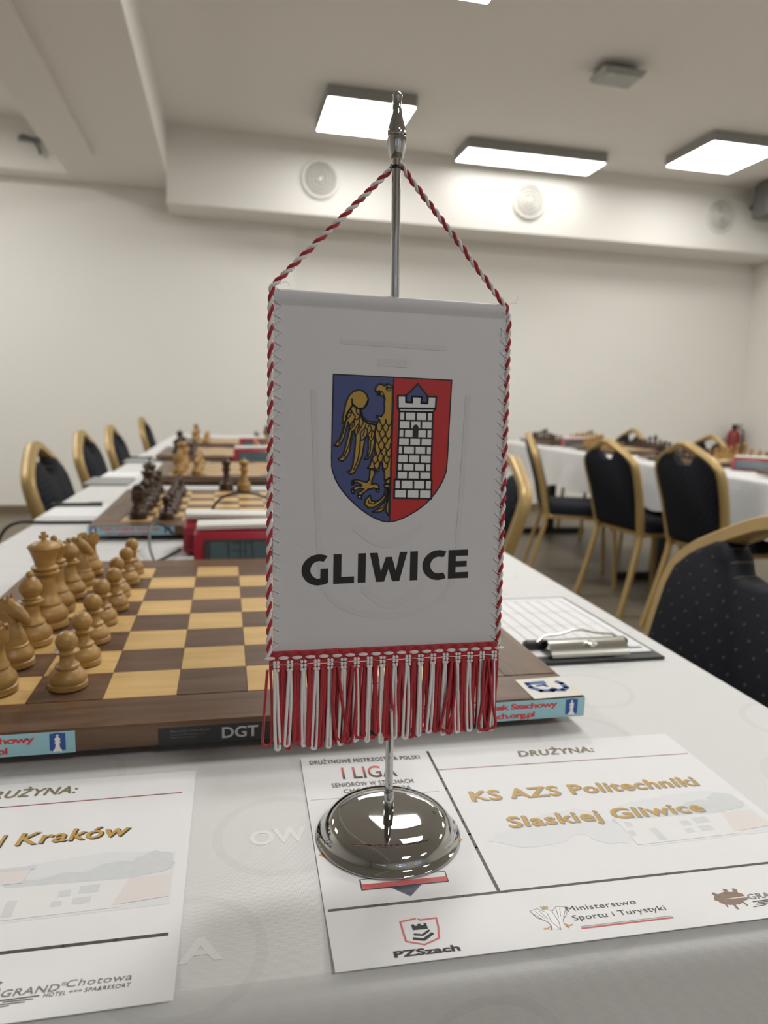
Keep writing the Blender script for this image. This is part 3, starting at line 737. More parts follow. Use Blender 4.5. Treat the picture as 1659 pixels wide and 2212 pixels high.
# white corner label with blue logo
st = MB().prism([(0.4445, -0.0508, 0.0001), (0.4902, -0.0490, 0.0001), (0.4894, -0.0092, 0.0001), (0.4446, -0.0109, 0.0001)], (0, 0, 0.0003)).obj('corner_label', plain('label_white', (222, 217, 208), 0.45), b1, smooth=False)
st['label'] = 'white corner label with blue logo'
m = MB(); pz = lambda a, b: (a, b, 0.00055)
strip(m, [(0.4515, -0.0205), (0.467, -0.0195)], 0.0055, pz); strip(m, [(0.4515, -0.0285), (0.457, -0.0365), (0.466, -0.0375), (0.470, -0.034)], 0.0055, pz)
strip(m, [(0.4515, -0.0205), (0.4515, -0.0285)], 0.004, pz); strip(m, [(0.466, -0.0365), (0.476, -0.0375), (0.4815, -0.033), (0.4815, -0.024), (0.479, -0.020)], 0.005, pz)
strip(m, [(0.458, -0.0265), (0.4655, -0.0245), (0.466, -0.0285)], 0.003, pz)
m.obj('logo', logo_blue, st, smooth=False)
Z1 = BT+0.0001
army('white', 'left', 0, 0, Z1, 'front chessboard')
b2 = board(0.012, 0.828, BT, 'walnut chessboard with dark pieces at its left, behind the flag', True)
army('black', 'left', 0.012, 0.828, Z1, 'second chessboard', reverse=True)
b3 = board(0.035, 1.675, BT, 'third walnut chessboard along the left row, light pieces at its left', False)
army('white', 'left', 0.035, 1.675, Z1, 'third chessboard'); army('black', 'right', 0.035, 1.675, Z1, 'third chessboard')
b4 = board(-0.02, 2.47, BT, 'fourth walnut chessboard along the left row, dark pieces at its left', False)
army('black', 'left', -0.02, 2.47, Z1, 'fourth chessboard'); army('white', 'right', -0.02, 2.47, Z1, 'fourth chessboard')
b5 = board(0.02, 3.30, BT, 'fifth walnut chessboard along the left row, far away', False)
army('white', 'left', 0.02, 3.30, Z1, 'fifth chessboard'); army('black', 'right', 0.02, 3.30, Z1, 'fifth chessboard')
# two spare queens standing at the far edge of the second board
piece('queen', 'black', 0.205, 1.305, Z1, 0, 'spare dark brown queen standing on the far border of the second chessboard', 'spare queens')
piece('queen', 'white', 0.249, 1.300, Z1, 0, 'spare light boxwood queen standing on the far border of the second chessboard', 'spare queens')
Z2 = H2+0.027
for yy, nm, cl in ((1.70, 'nearest right-row chessboard', 'white'), (2.65, 'second right-row chessboard', 'black'), (3.50, 'third right-row chessboard', 'white'), (4.35, 'farthest right-row chessboard', 'black')):
    board(2.57, yy, Z2, 'walnut %s' % nm, False)
    if yy > 2:
        army(cl, 'left', 2.57, yy, Z2+0.0001, nm); army('black' if cl == 'white' else 'white', 'right', 2.57, yy, Z2+0.0001, nm)
    else:
        army(cl, 'left', 2.57, yy, Z2+0.0001, nm)

# ------------------------------------------------------------------ chess clocks
red_pl = plain('clock_red', (150, 26, 46), 0.35, var=0.03)
lcd = plain('lcd_glass', (70, 88, 92), 0.12, spec=0.6, var=0.03)
lcd_dark = plain('lcd_digits', (44, 56, 60), 0.3, var=0.02)
SEG = {'0': 'abcdef', '1': 'bc', '2': 'abged', '3': 'abgcd', '5': 'afgcd', '9': 'abcdfg'}
def seg_digit(m, d, ox, oz, w_, h_, pl):
    q = {'a': ((0, h_), (w_, h_)), 'd': ((0, 0), (w_, 0)), 'g': ((0, h_/2), (w_, h_/2)), 'f': ((0, h_/2), (0, h_)), 'b': ((w_, h_/2), (w_, h_)), 'e': ((0, 0), (0, h_/2)), 'c': ((w_, 0), (w_, h_/2))}
    for k in SEG[d]:
        (x0, y0), (x1, y1) = q[k]; strip(m, [(ox+x0, oz+y0), (ox+x1, oz+y1)], h_*0.12, pl)
def clock(x, y, z, rz, label, wd=0.215, hgt=0.070):
    """front (display) looks to -y; origin at the middle of the base"""
    t = thing('chess_clock', label, 'chess clock', (x, y, z), rz, 'red digital chess clocks')
    hx = wd/2
    prof = [(-0.048, 0.004), (0.050, 0.004), (0.054, 0.012), (0.046, hgt-0.010), (0.034, hgt), (-0.010, hgt), (-0.018, hgt-0.004)]
    m = MB(); rs = []
    for xx, k in ((-hx, 0.90), (-hx+0.006, 1.0), (hx-0.006, 1.0), (hx, 0.90)):
        rs.append([(xx, 0.002+(a-0.002)*k, 0.03+(b-0.03)*k) for a, b in prof])
    m.rings(rs).obj('body', red_pl, t, angle=30)
    # slanted front: plane between (-.048,.004) and (-.018,hgt-.004)
    p0, p1 = Vector((0, -0.048, 0.004)), Vector((0, -0.018, hgt-0.004)); d = (p1-p0); L = d.length; d.normalize(); nrm = Vector((0, -d.z, d.y))
    FP = lambda off: (lambda a, b: tuple(p0 + Vector((a, 0, 0)) + d*b + nrm*off))
    f = FP(0.0005)
    fr = MB().prism([f(-hx+0.016, 0.006), f(hx-0.016, 0.006), f(hx-0.016, L-0.010), f(-hx+0.016, L-0.010)], nrm*0.003).obj('bezel', dark_plastic, t, smooth=False)
    f = FP(0.0038)
    sc_ = MB().prism([f(-hx+0.024, 0.011), f(hx-0.024, 0.011), f(hx-0.024, L-0.015), f(-hx+0.024, L-0.015)], nrm*0.0005).obj('screen', lcd, t, smooth=False)
    f = FP(0.0046)
    for ox in (-hx+0.040, hx-0.085):
        for i, dch in enumerate('130'):
            m = MB(); seg_digit(m, dch, ox+i*0.018, 0.016, 0.011, 0.026, f); m.obj('digit', lcd_dark, sc_, smooth=False)
    # rocker lever along the top
    m = MB(); rs = []
    for k in range(9):
        xx = -hx+0.004+(wd-0.008)*k/8; dz = 0.004*(k/8-0.5)
        rs.append([(xx, -0.010, hgt+0.003+dz), (xx, 0.036, hgt+0.003+dz), (xx, 0.036, hgt+0.009+dz), (xx, 0.030, hgt+0.0115+dz), (xx, -0.004, hgt+0.0115+dz), (xx, -0.010, hgt+0.009+dz)])
    m.rings(rs).obj('rocker_lever', white_plastic, t)
    MB().box(-0.02, 0.02, 0.0, 0.026, hgt-0.002, hgt+0.004).obj('lever_pivot', white_plastic, t, smooth=False)
    # rear label: plane between (.054,.012) and (.046,hgt-.010)
    q0, q1 = Vector((0, 0.054, 0.012)), Vector((0, 0.046, hgt-0.010)); e = (q1-q0); e.normalize(); n2 = Vector((0, e.z, -e.y))
    RP = lambda off: (lambda a, b: tuple(q0 + Vector((a, 0, 0)) + e*b + n2*off))
    g = RP(0.0004)
    lb = MB().prism([g(0.02, 0.014), g(0.072, 0.014), g(0.072, 0.042), g(0.02, 0.042)], n2*0.0004).obj('rear_label', white_pr, t, smooth=False)
    g = RP(0.0011); m = MB(); strip(m, [(0.034, 0.024), (0.042, 0.034), (0.058, 0.034)], 0.006, g); strip(m, [(0.034, 0.024), (0.056, 0.022), (0.060, 0.028)], 0.006, g)
    m.obj('logo', logo_blue, lb, smooth=False)
    for sx in (-1, 1):
        for yy in (-0.038, 0.040): MB().lathe([(0.006, 0.0), (0.006, 0.007)], 10, (sx*(hx-0.02), yy, 0)).obj('foot', dark_plastic, t)
    return t
clock(0.262, 0.565, TABLE, 0.0, 'red digital chess clock facing the camera, just behind the front chessboard', 0.212, 0.0575)
clock(0.242, 0.690, TABLE, PI, 'red chess clock with white rear label, behind the clock facing the camera', 0.215, 0.0565)
clock(0.335, 2.36, TABLE, 0.0, 'distant red chess clock facing the camera, between third and fourth chessboards', 0.20, 0.062)
clock(0.37, 3.13, TABLE, 0.0, 'dark distant chess clock beyond the fourth chessboard', 0.20, 0.062)
clock(2.70, 2.415, H2, -PI/2+0.5, 'red chess clock on the right table, by the right edge of the photo', 0.20, 0.062)
clock(2.66, 4.16, H2, -0.4, 'red chess clock far off on the right table', 0.20, 0.062)

# ------------------------------------------------------------------ cables
def cable(pts, r, label, mat=None):
    P = [Vector(p) for p in pts]
    for _ in range(3):
        Q = [P[0]]
        for i in range(len(P)-1): Q += [P[i]*0.75+P[i+1]*0.25, P[i]*0.25+P[i+1]*0.75]
        Q.append(P[-1]); P = Q
    return tag(MB().tube(P, r, 8).obj('cable', mat or dark_plastic), label, 'cable', 'black cables on the tables')
T = TABLE
cable([(-0.26, 0.962, T-0.12), (-0.235, 0.962, T-0.02), (-0.205, 0.962, T+0.006), (-0.16, 0.962, T+0.0035), (-0.10, 0.961, T+0.0035), (-0.042, 0.962, T+0.0035)], 0.0032, 'black cable lying across the left table edge in front of the dark pieces')
cable([(0.085, 0.560, T+0.004), (0.10, 0.585, T+0.004), (0.125, 0.62, T+0.010), (0.13, 0.635, T+0.012)], 0.0028, 'black cable with a plug lying left of the red clocks')
cable([(0.096, 0.575, T+0.003), (0.080, 0.64, T+0.018), (0.078, 0.70, T+0.045), (0.090, 0.765, T+0.034), (0.11, 0.774, T+0.012)], 0.0022, 'thin black cable arching up to the front of the second chessboard')
cable([(0.185, 0.748, T+0.04), (0.175, 0.752, T+0.058), (0.20, 0.755, T+0.088), (0.25, 0.755, T+0.092), (0.30, 0.757, T+0.07), (0.33, 0.758, T+0.03), (0.36, 0.76, T+0.004)], 0.0024, 'black cable looping over the white label of the red clock')
o = MB().tube([(0.055, 0.535, T+0.006), (0.075, 0.548, T+0.006), (0.088, 0.563, T+0.005)], [0.004, 0.006, 0.003], 10).obj('cable_plug', dark_plastic)
tag(o, 'small black plug lying behind the last light pawn of the front board', 'plug')

# ------------------------------------------------------------------ clipboards, score sheets, pens
clip_black = plain('clipboard_black', (26, 27, 29), 0.4, var=0.03)
faint = plain('print_faint_grey', (192, 192, 196), 0.6, var=0.0)
def sheet_lines(p, x0, x1, y0, y1, n, z):
    m = MB()
    for k in range(n):
        x = x0+(x1-x0)*k/(n-1); strip(m, [(x, y0), (x, y1)], 0.0012, lambda a, b: (a, b, z))
    for k in range(4):
        y = y0+(y1-y0)*k/3; strip(m, [(x0, y), (x1, y)], 0.0008, lambda a, b: (a, b, z+0.0001))
    m.obj('printed_table', faint, p, smooth=False)
t = thing('clipboard', 'black clipboard with a score sheet and metal clip beside the front chessboard', 'clipboard', (0.572, 0.083, TABLE+0.0004))
MB().bbox(-0.079, 0.083, 0, 0.236, 0, 0.003, 0.001).obj('backing_board', clip_black, t, smooth=False)
t_ = MB().box(-0.072, 0.077, 0.016, 0.228, 0.0031, 0.0042).obj('score_sheet', paper_white, t, smooth=False)
sheet_lines(t_, -0.060, 0.066, 0.06, 0.215, 9, 0.0045)
m = MB(); add_text(m, 'PZSzach', 0.020, 0.006, lambda a, b: (0.052+a, 0.026+b, 0.0045), 0.03); m.obj('letterhead', logo_blue, t_, smooth=False)
cl = MB(); rs = []
for k in range(7):
    a = k/6; rs.append([(-0.042, 0.008+0.030*a, 0.0045+0.013*math.sin(PI*a*0.9)), (0.046, 0.008+0.030*a, 0.0045+0.013*math.sin(PI*a*0.9)), (0.046, 0.008+0.030*a, 0.0058+0.013*math.sin(PI*a*0.9)), (-0.042, 0.008+0.030*a, 0.0058+0.013*math.sin(PI*a*0.9))])
c_ = cl.rings(rs).obj('clip', steel, t, angle=60)
MB().tube([(-0.05, 0.036, 0.010), (-0.035, 0.044, 0.016), (-0.015, 0.046, 0.0165), (0.0, 0.049, 0.0195), (0.012, 0.049, 0.0195), (0.025, 0.046, 0.0165), (0.045, 0.044, 0.015), (0.054, 0.036, 0.010)], 0.0013, 8).obj('wire_handle', steel, c_)
for x in (-0.048, 0.046): MB().bbox(x-0.012, x+0.014, 0.034, 0.046, 0.0043, 0.0125, 0.002).obj('hinge_cap', dark_plastic, c_, smooth=False)
MB().sphere((0.004, 0.018, 0.0150), 0.008, 16, 8, (1, 1, 0.35)).obj('rivet', steel, c_)
def sheet(x, y, wx, wy, label, rz=0.0, mat=None):
    o = MB().box(-wx/2, wx/2, -wy/2, wy/2, 0.0, 0.0008).obj('score_sheet', mat or paper_white, None, (x, y, TABLE+0.0004), smooth=False)
    o.rotation_euler = (0, 0, rz); return tag(o, label, 'paper', 'score sheets on the left tables')
sheet(-0.115, 1.14, 0.125, 0.19, 'white score sheet under the dark pen left of the dark chess pieces')
sheet(-0.130, 1.90, 0.11, 0.20, 'white score sheet by the second chair from the left edge')
sheet(-0.110, 2.62, 0.11, 0.19, 'white score sheet by the third chair from the left edge')
gp = plain('grey_card', (150, 150, 148), 0.5)
o = MB().bbox(-0.062, 0.062, -0.09, 0.09, 0, 0.006, 0.001).obj('notepad', gp, None, (-0.135, 1.70, TABLE+0.0004), smooth=False); tag(o, 'grey score pad lying across the left table edge by the second chair', 'pad')
o = MB().bbox(-0.055, 0.055, -0.07, 0.07, 0, 0.006, 0.001).obj('notepad', gp, None, (-0.13, 2.42, TABLE+0.0004), smooth=False); tag(o, 'small grey score pad farther along the left table edge', 'pad')
def pen(x, y, rz, label):
    t = thing('pen', label, 'pen', (x, y, TABLE+0.006), rz, 'pens on the score sheets')
    MB().tube([(-0.045, 0, 0), (0.050, 0, 0)], 0.0042, 10).obj('barrel', plain('pen_barrel', (66, 70, 60), 0.35) if 'pen_barrel' not in MATS else MATS['pen_barrel'], t)
    MB().tube([(-0.063, 0, 0), (-0.056, 0, 0), (-0.045, 0, 0)], [0.001, 0.0045, 0.0052], 10).obj('tip', dark_plastic, t)
    MB().bbox(0.02, 0.052, -0.001, 0.001, 0.0042, 0.006, 0.0004).obj('pocket_clip', steel, t, smooth=False)
pen(-0.128, 1.196, 0.06, 'dark pen lying on the score sheet left of the dark chess pieces')
pen(-0.14, 2.56, -0.1, 'thin dark pen on the farther score sheet by the left chairs')

# ------------------------------------------------------------------ name sheets on the table
gold_pr = plain('print_gold', (196, 156, 78), 0.45, var=0.03)
shade_pr = plain('print_shade', (150, 146, 142), 0.6, var=0.0)
brown_pr = plain('print_brown', (74, 64, 54), 0.5, var=0.02)
rose_pr = plain('print_rose', (150, 92, 88), 0.5, var=0.02)
dark_pr = plain('print_dark', (58, 54, 52), 0.5, var=0.0)
grey_pr = plain('print_mid_grey', (128, 120, 116), 0.5, var=0.0)
olive_pr = plain('print_olive', (124, 112, 78), 0.5, var=0.0)
pinkred_pr = plain('print_pinkred', (204, 92, 92), 0.5, var=0.0)
navy_pr = plain('print_navy', (58, 64, 82), 0.5, var=0.0)
orange_pr = plain('print_orange', (206, 150, 90), 0.5, var=0.0)
pale1 = plain('print_pale_sky', (224, 224, 226), 0.55, var=0.012, vscale=90)
pale2 = plain('print_pale_tree', (211, 213, 215), 0.55, var=0.04, vscale=250)
pale3 = plain('print_pale_house', (230, 228, 228), 0.55, var=0.01)
pale4 = plain('print_pale_window', (214, 214, 215), 0.55, var=0.02)
pale5 = plain('print_pale_brick', (226, 218, 216), 0.55, var=0.02)
liga_pr = N('print_red_to_black')
def _liga():
    g = liga_pr; geo = g.n('ShaderNodeTexCoord'); sp = g.n('ShaderNodeSeparateXYZ', i_Vector=geo.outputs['Generated'])
    r = g.n('ShaderNodeValToRGB', i_Fac=sp.outputs['Y']); r.color_ramp.elements[0].color = lin((30, 22, 24)); r.color_ramp.elements[1].color = lin((205, 84, 80))
    r.color_ramp.elements[0].position = 0.15; r.color_ramp.elements[1].position = 0.75
    g.l(r.outputs[0], g.b.inputs['Base Color'])
_liga()
class Sheet:
    """paper lying on the cloth; print is given in table millimetres"""
    def __init__(s, name, bl, ang, wd, ht, label):
        s.bl = Vector((bl[0]/1000, bl[1]/1000, 0)); s.a = math.radians(ang); s.wd, s.ht = wd/1000, ht/1000
        s.root = thing(name, label, 'paper sheet', (s.bl.x, s.bl.y, TABLE+0.0003), s.a)
        m = MB(); nx, ny = 8, 20; vs = []; fs = []
        for zt in (0.0003, 0.0):
            for j in range(ny+1):
                for i in range(nx+1):
                    x, y = s.wd*i/nx, s.ht*(j/ny)**1.5
                    vs.append((x, y, zt+s.lift(x, y)))
        q = (nx+1)*(ny+1); I = lambda i, j: j*(nx+1)+i
        for j in range(ny):
            for i in range(nx):
                f = (I(i, j), I(i+1, j), I(i+1, j+1), I(i, j+1)); fs.append(f); fs.append(tuple(q+k for k in reversed(f)))
        for i in range(nx):
            fs.append((I(i, 0), q+I(i, 0), q+I(i+1, 0), I(i+1, 0))); fs.append((I(i, ny), I(i+1, ny), q+I(i+1, ny), q+I(i, ny)))
        for j in range(ny):
            fs.append((I(0, j), I(0, j+1), q+I(0, j+1), q+I(0, j))); fs.append((I(nx, j), q+I(nx, j), q+I(nx, j+1), I(nx, j+1)))
        s.sheet = m.add(vs, fs).obj('sheet', paper_white, s.root, angle=60)
    def lift(s, x, y): return 0.0022*max(0.0, 1-y/0.06)**2 + 0.0004
    def P(s, layer):
        ca, sa = math.cos(-s.a), math.sin(-s.a)
        def f(x, y):
            dx, dy = x/1000-s.bl.x, y/1000-s.bl.y
            lx, ly = dx*ca-dy*sa, dx*sa+dy*ca
            return (lx, ly, 0.0003+s.lift(lx, ly)+0.00005*layer)
        return f
    def poly(s, name, pts, mat, layer=1, parent=None): return MB().poly([s.P(layer)(*p) for p in pts]).obj(name, mat, parent or s.root, smooth=False)
    def line(s, pts, wd, mat, layer=1, name='rule_line', parent=None):
        m = MB()
        if len(pts) == 2:   # subdivide so that the print follows the lifted edge
            (x0, y0), (x1, y1) = pts; pts = [(x0+(x1-x0)*k/12, y0+(y1-y0)*k/12) for k in range(13)]
        strip(m, pts, wd, s.P(layer)); return m.obj(name, mat, parent or s.root, smooth=False)
    def text(s, body, x, y, wd, cap, mat, layer=3, slope=-0.024, bold=0.0, shear=0.0, small=False, spacing=1.0, shadow=None, name='lettering', parent=None):
        def place(lay, ox=0, oy=0):
            p = s.P(lay); return lambda a, b: p(x+a+ox-b*slope, y+b+oy+a*slope)
        if shadow:
            m = MB(); add_text(m, body, wd, cap, place(layer-1, shadow[0], shadow[1]), bold, shear, small, spacing=spacing); m.obj('lettering_shadow', shadow[2], parent or s.root, smooth=False)
        m = MB(); add_text(m, body, wd, cap, place(layer), bold, shear, small, spacing=spacing); return m.obj(name, mat, parent or s.root, smooth=False)
def blob(cx, cy, rx, ry, n, seed):
    rnd = random.Random(seed)
    return [(cx+rx*(0.82+0.3*rnd.random())*math.cos(2*PI*k/n), cy+ry*(0.82+0.3*rnd.random())*math.sin(2*PI*k/n)) for k in range(n)]
def hotel_logo(S_, gx, gy):
    """tree, GRAND Chotowa, HOTEL SPA&RESORT; gx, gy = left end of the GRAND baseline"""
    r = S_.poly('hotel_logo', [(gx-18, gy+3)]+blob(gx-9.5, gy+3.2, 9.6, 5.2, 22, 3), MATS['print_tree_brown'], 2)
    m = MB(); p = S_.P(3)
    strip(m, [(gx-11, gy+2), (gx-12.2, gy-5.5)], 1.3, p); strip(m, [(gx-6, gy+2), (gx-5.2, gy-4)], 0.9, p); strip(m, [(gx-15, gy+2), (gx-16.4, gy-3)], 0.8, p)
    strip(m, [(gx-9, gy+7), (gx-8, gy+9.8)], 2.2, p); strip(m, [(gx-4, gy+6.5), (gx-2.6, gy+9)], 2.4, p); strip(m, [(gx-15, gy+6), (gx-16.5, gy+8)], 2.0, p)
    m.obj('tree_branches', MATS['print_tree_brown'], r, smooth=False)
    S_.text('GRAND', gx, gy, 23.6, 4.1, grey_pr, 3, -0.03, 0.012, 0.12, spacing=1.06)
    S_.text('®', gx+24, gy+1.9, 2.0, 2.2, grey_pr, 3, -0.03)
    S_.text('Chotowa', gx+26, gy+0.7, 27.6, 4.1, grey_pr, 3, -0.03, 0.0, 0.12, spacing=1.06)
    S_.text('HOTEL', gx+17.8, gy-3.5, 9.2, 2.3, dark_pr, 3, -0.03, 0.0, 0.12, spacing=1.08)
    S_.text('***', gx+28, gy-3.9, 5.4, 2.2, dark_pr, 3, -0.03)
    S_.text('SPA&RESORT', gx+34.4, gy-3.7, 19.2, 2.3, dark_pr, 3, -0.03, 0.0, 0.12, spacing=1.1)
    for a, b, wd_ in (((0, -1.9), (16, -2.1), 0.6), ((2, -3.0), (14, -3.5), 0.5), ((0, -4.2), (11, -4.6), 0.45), ((-3, -5.8), (5, -5.4), 0.4)):
        S_.line([(gx+a[0], gy+a[1]), (gx+b[0], gy+b[1])], wd_, dark_pr, 3, 'swoosh')
plain('print_tree_brown', (136, 112, 94), 0.5, var=0.03)
HTL = [('h1', 0)]
def hotel_photo(S_, x0, y0, k, mirror=1):
    """pale print of the hotel: sky, trees, white building with windows"""
    q = lambda pts: [(x0+mirror*a*k, y0+b*k) for a, b in pts]
    S_.poly('printed_sky', q([(0, 0), (95, 0), (95, 44), (60, 50), (20, 46), (0, 40)]), pale1, 1)
    for i, (cx, cy, rx, ry) in enumerate(((12, 27, 16, 7), (38, 28, 16, 7), (66, 32, 17, 9), (84, 36, 12, 10), (52, 24, 15, 6))):
        S_.poly('printed_tree', q(blob(cx, cy, rx, ry, 20, 40+i)), pale2, 2+0.15*i)
    h = S_.poly('printed_house', q([(-2, 2), (70, 2), (72, 24), (10, 27), (8, 30), (-2, 30)]), pale3, 3)
    for a, b, w_, h_ in ((38, 15, 6, 5), (48, 16, 10, 6), (46, 8, 9, 5), (36, 8, 5, 4), (2, 20, 4, 5), (-1, 11, 4, 5), (14, 4, 5, 12)):
        S_.poly('printed_window', q([(a, b), (a+w_, b), (a+w_, b+h_), (a, b+h_)]), pale4, 4, h)
    S_.poly('printed_wing', q([(66, 4), (94, 6), (94, 24), (72, 24)]), pale5, 3.5)
# right sheet, under the stand
R_ = Sheet('name_sheet', (250.9, -270.1), -1.35, 294, 203, 'white team name sheet under the chrome flag stand')
R_.text('DRUŻYNA:', 416, -91, 61, 8.2, olive_pr, 3, -0.03, 0.012, 0.22, spacing=1.08, shadow=(0.7, -0.7, shade_pr))
R_.line([(350.8, -100.0), (546.5, -107.2)], 1.0, rose_pr)
R_.line([(350.3, -72.6), (345.7, -229.5)], 1.9, brown_pr, 2)
R_.line([(254.0, -227.7), (540.0, -234.6)], 1.9, brown_pr, 1)
R_.text('KS AZS Politechniki', 361, -142.8, 165, 11.6, gold_pr, 5, -0.042, 0.016, 0.05, spacing=1.06, shadow=(0.9, -1.0, shade_pr))
R_.text('Slaskiej Gliwice', 374.5, -175.0, 134, 11.2, gold_pr, 5, -0.036, 0.016, 0.05, spacing=1.06, shadow=(0.9, -1.0, shade_pr))
hotel_photo(R_, 446, -207, 1.0, 1)
for i, (cx, cy, rx, ry) in enumerate(((385, -186, 26, 11), (415, -176, 24, 14), (436, -190, 18, 12), (520, -165, 18, 9))): R_.poly('printed_tree', blob(cx, cy, rx, ry, 22, 80+i), pale1, 1.2+0.15*i)
R_.text('DRUŻYNOWE MISTRZOSTWA POLSKI', 261.3, -77.9, 80.5, 5.2, dark_pr, 3, -0.05, -0.004, 0.0, spacing=1.1, shadow=(0.5, -0.6, shade_pr))
o = R_.text('I LIGA', 281.7, -101.4, 38.5, 15.5, liga_pr.m, 3, -0.05, 0.01)
R_.text('SENIORÓW W SZACHACH', 272.6, -110.8, 56, 5.0, dark_pr, 3, -0.05, -0.004, spacing=1.12, shadow=(0.5, -0.6, shade_pr))
R_.text('CHOTOWA 2026', 279.3, -119.2, 45.5, 4.6, dark_pr, 3, -0.04, -0.004, spacing=1.12, shadow=(0.4, -0.5, shade_pr))
R_.line([(256.7, -124.0), (343, -127.3)], 0.45, shade_pr)
# diamond of chequered squares with a white and red ribbon
dm = R_.poly('diamond_logo', [(298, -138.5), (341.4, -181.5), (298, -224), (254.6, -181.5)], orange_pr, 1)
k = 43.2/4
for i in range(4):
    for j in range(4):
        if (i+j) % 2 == 0:
            cx, cy = 298+(i-j)*k, -181.4+(3-i-j)*k
            R_.poly('diamond_square', [(cx, cy+k), (cx+k, cy), (cx, cy-k), (cx-k, cy)], navy_pr, 2, dm)
R_.poly('ribbon_white', [(273.2, -215.6), (321.6, -216.9), (322.2, -207.9), (273.6, -206.6)], dark_pr, 3, dm)
R_.poly('ribbon_white', [(273.9, -214.9), (320.9, -216.2), (321.5, -208.5), (274.3, -207.2)], white_pr, 4, dm)
R_.poly('ribbon_red', [(273.9, -214.9), (320.9, -216.2), (321.3, -212.4), (274.1, -211.0)], pinkred_pr, 5, dm)
# chess federation logo
lg = R_.line([(296, -241.6), (287.9, -242.5), (287.6, -249), (287.4, -256.6), (295.6, -260.4), (303.6, -257.4), (305.6, -250), (306.5, -243.0), (298, -243.0), (297.4, -242.2)], 1.0, pinkred_pr, 2, 'federation_shield')
R_.poly('rook_top', [(292.6, -249.6), (300.2, -249.9), (300.4, -245.8), (299.0, -245.8), (298.9, -246.9), (297.4, -246.9), (297.4, -245.7), (295.8, -245.7), (295.8, -246.8), (294.2, -246.8), (294.2, -245.6), (292.6, -245.6)], black_paint, 2, lg)
R_.line([(292.6, -252.6), (296.4, -253.8), (300.4, -251.2)], 1.3, black_paint, 2, 'chevron', lg)
R_.line([(291.6, -255.4), (296.2, -257.0), (301.4, -253.6)], 1.7, black_paint, 2, 'chevron', lg)
R_.text('PZSzach', 279.4, -266.2, 32, 4.1, black_paint, 3, -0.04, 0.035)
# ministry logo
R_.text('Ministerstwo', 374.8, -251.2, 39, 3.7, dark_pr, 3, -0.03, 0.0, spacing=1.06)
R_.text('Sportu i Turystyki', 374.9, -258.2, 51.5, 3.7, dark_pr, 3, -0.03, 0.0, spacing=1.06)
R_.line([(376, -263.0), (425.8, -264.4)], 0.35, shade_pr, 2); R_.line([(375.9, -264.3), (425.8, -265.7)], 1.1, pinkred_pr, 2)
eg = R_.poly('eagle_emblem', [(365, -247.5), (367, -249.5), (370.5, -246.4), (374.8, -247.6), (373.6, -252.5), (369.5, -256.4), (368.5, -259.5), (371.5, -261), (367.5, -261.8), (365.2, -263.4), (362.4, -262), (358, -261.6), (361.6, -259.6), (361, -256.2), (357, -252.6), (355.6, -247.2), (360, -246.2), (363, -249.3), (362.6, -247.2)], white_pr, 2)
for pts in ([(363, -249.3), (360, -246.2), (355.6, -247.2), (357, -252.6), (361, -256.2), (361.6, -259.6)], [(367, -249.5), (370.5, -246.4), (374.8, -247.6), (373.6, -252.5), (369.5, -256.4), (368.5, -259.5)], [(358, -248), (360.5, -254)], [(360.3, -247.8), (362, -254.5)], [(371.8, -248), (369.4, -254)], [(369.8, -247.8), (368, -254.5)], [(362.6, -247.2), (365, -247.5), (367, -249.5)], [(363.6, -250), (363, -257), (365, -263.2), (366.8, -257), (366.6, -250)], [(356.4, -249.5), (359.2, -254.6)], [(374.2, -249.6), (370.6, -254.8)]):
    R_.line(pts, 0.3, grey_pr, 3, 'feather_line', eg)
R_.poly('crown', [(362.4, -246.6), (362.2, -244.8), (363.4, -245.7), (364.2, -244.4), (365, -245.7), (366.2, -244.8), (366, -246.8)], gold_pr, 3, eg)
for pts in ([(361.6, -259.6), (359, -261.2), (357, -261)], [(361.4, -260), (360.4, -262.4)], [(368.5, -259.5), (370.6, -261.2), (372.6, -260.8)], [(368.6, -260), (369.6, -262.4)]): R_.line(pts, 0.7, gold_pr, 3, 'claw', eg)
hotel_logo(R_, 476, -260.6)
# left sheet
L_ = Sheet('name_sheet', (-113.0, -269.5), -0.55, 293.5, 199.5, 'white team name sheet with the word Kraków at lower left')
L_.text('DRUŻYNA:', 46, -88.6, 61, 8.6, olive_pr, 3, -0.012, 0.012, 0.2, spacing=1.08, shadow=(0.7, -0.7, shade_pr))
L_.line([(-13, -99.6), (174, -100.6)], 1.2, rose_pr)
L_.line([(-108, -224.5), (174.8, -229.8)], 2.2, brown_pr)
L_.text('Kraków', 84, -142.9, 62.5, 11.6, gold_pr, 5, -0.004, 0.016, 0.10, spacing=1.05, shadow=(1.0, -0.9, dark_pr))
L_.text('I', 74.5, -142.7, 2.6, 11.6, gold_pr, 5, -0.004, 0.022, 0.10, shadow=(1.0, -0.9, dark_pr))
hotel_photo(L_, 79.5, -208, 1.0, 1)
t_ = L_.poly('printed_tower', [(64, -178), (97, -178), (99, -166), (62, -166)], pale5, 4.5); L_.poly('printed_tower_band', [(60, -167), (101, -167), (101, -164), (60, -164)], pale4, 5, t_)
hotel_logo(L_, 108.1, -256.4)
L_.line([(-18, -71.5), (-20, -226)], 1.9, brown_pr, 2)
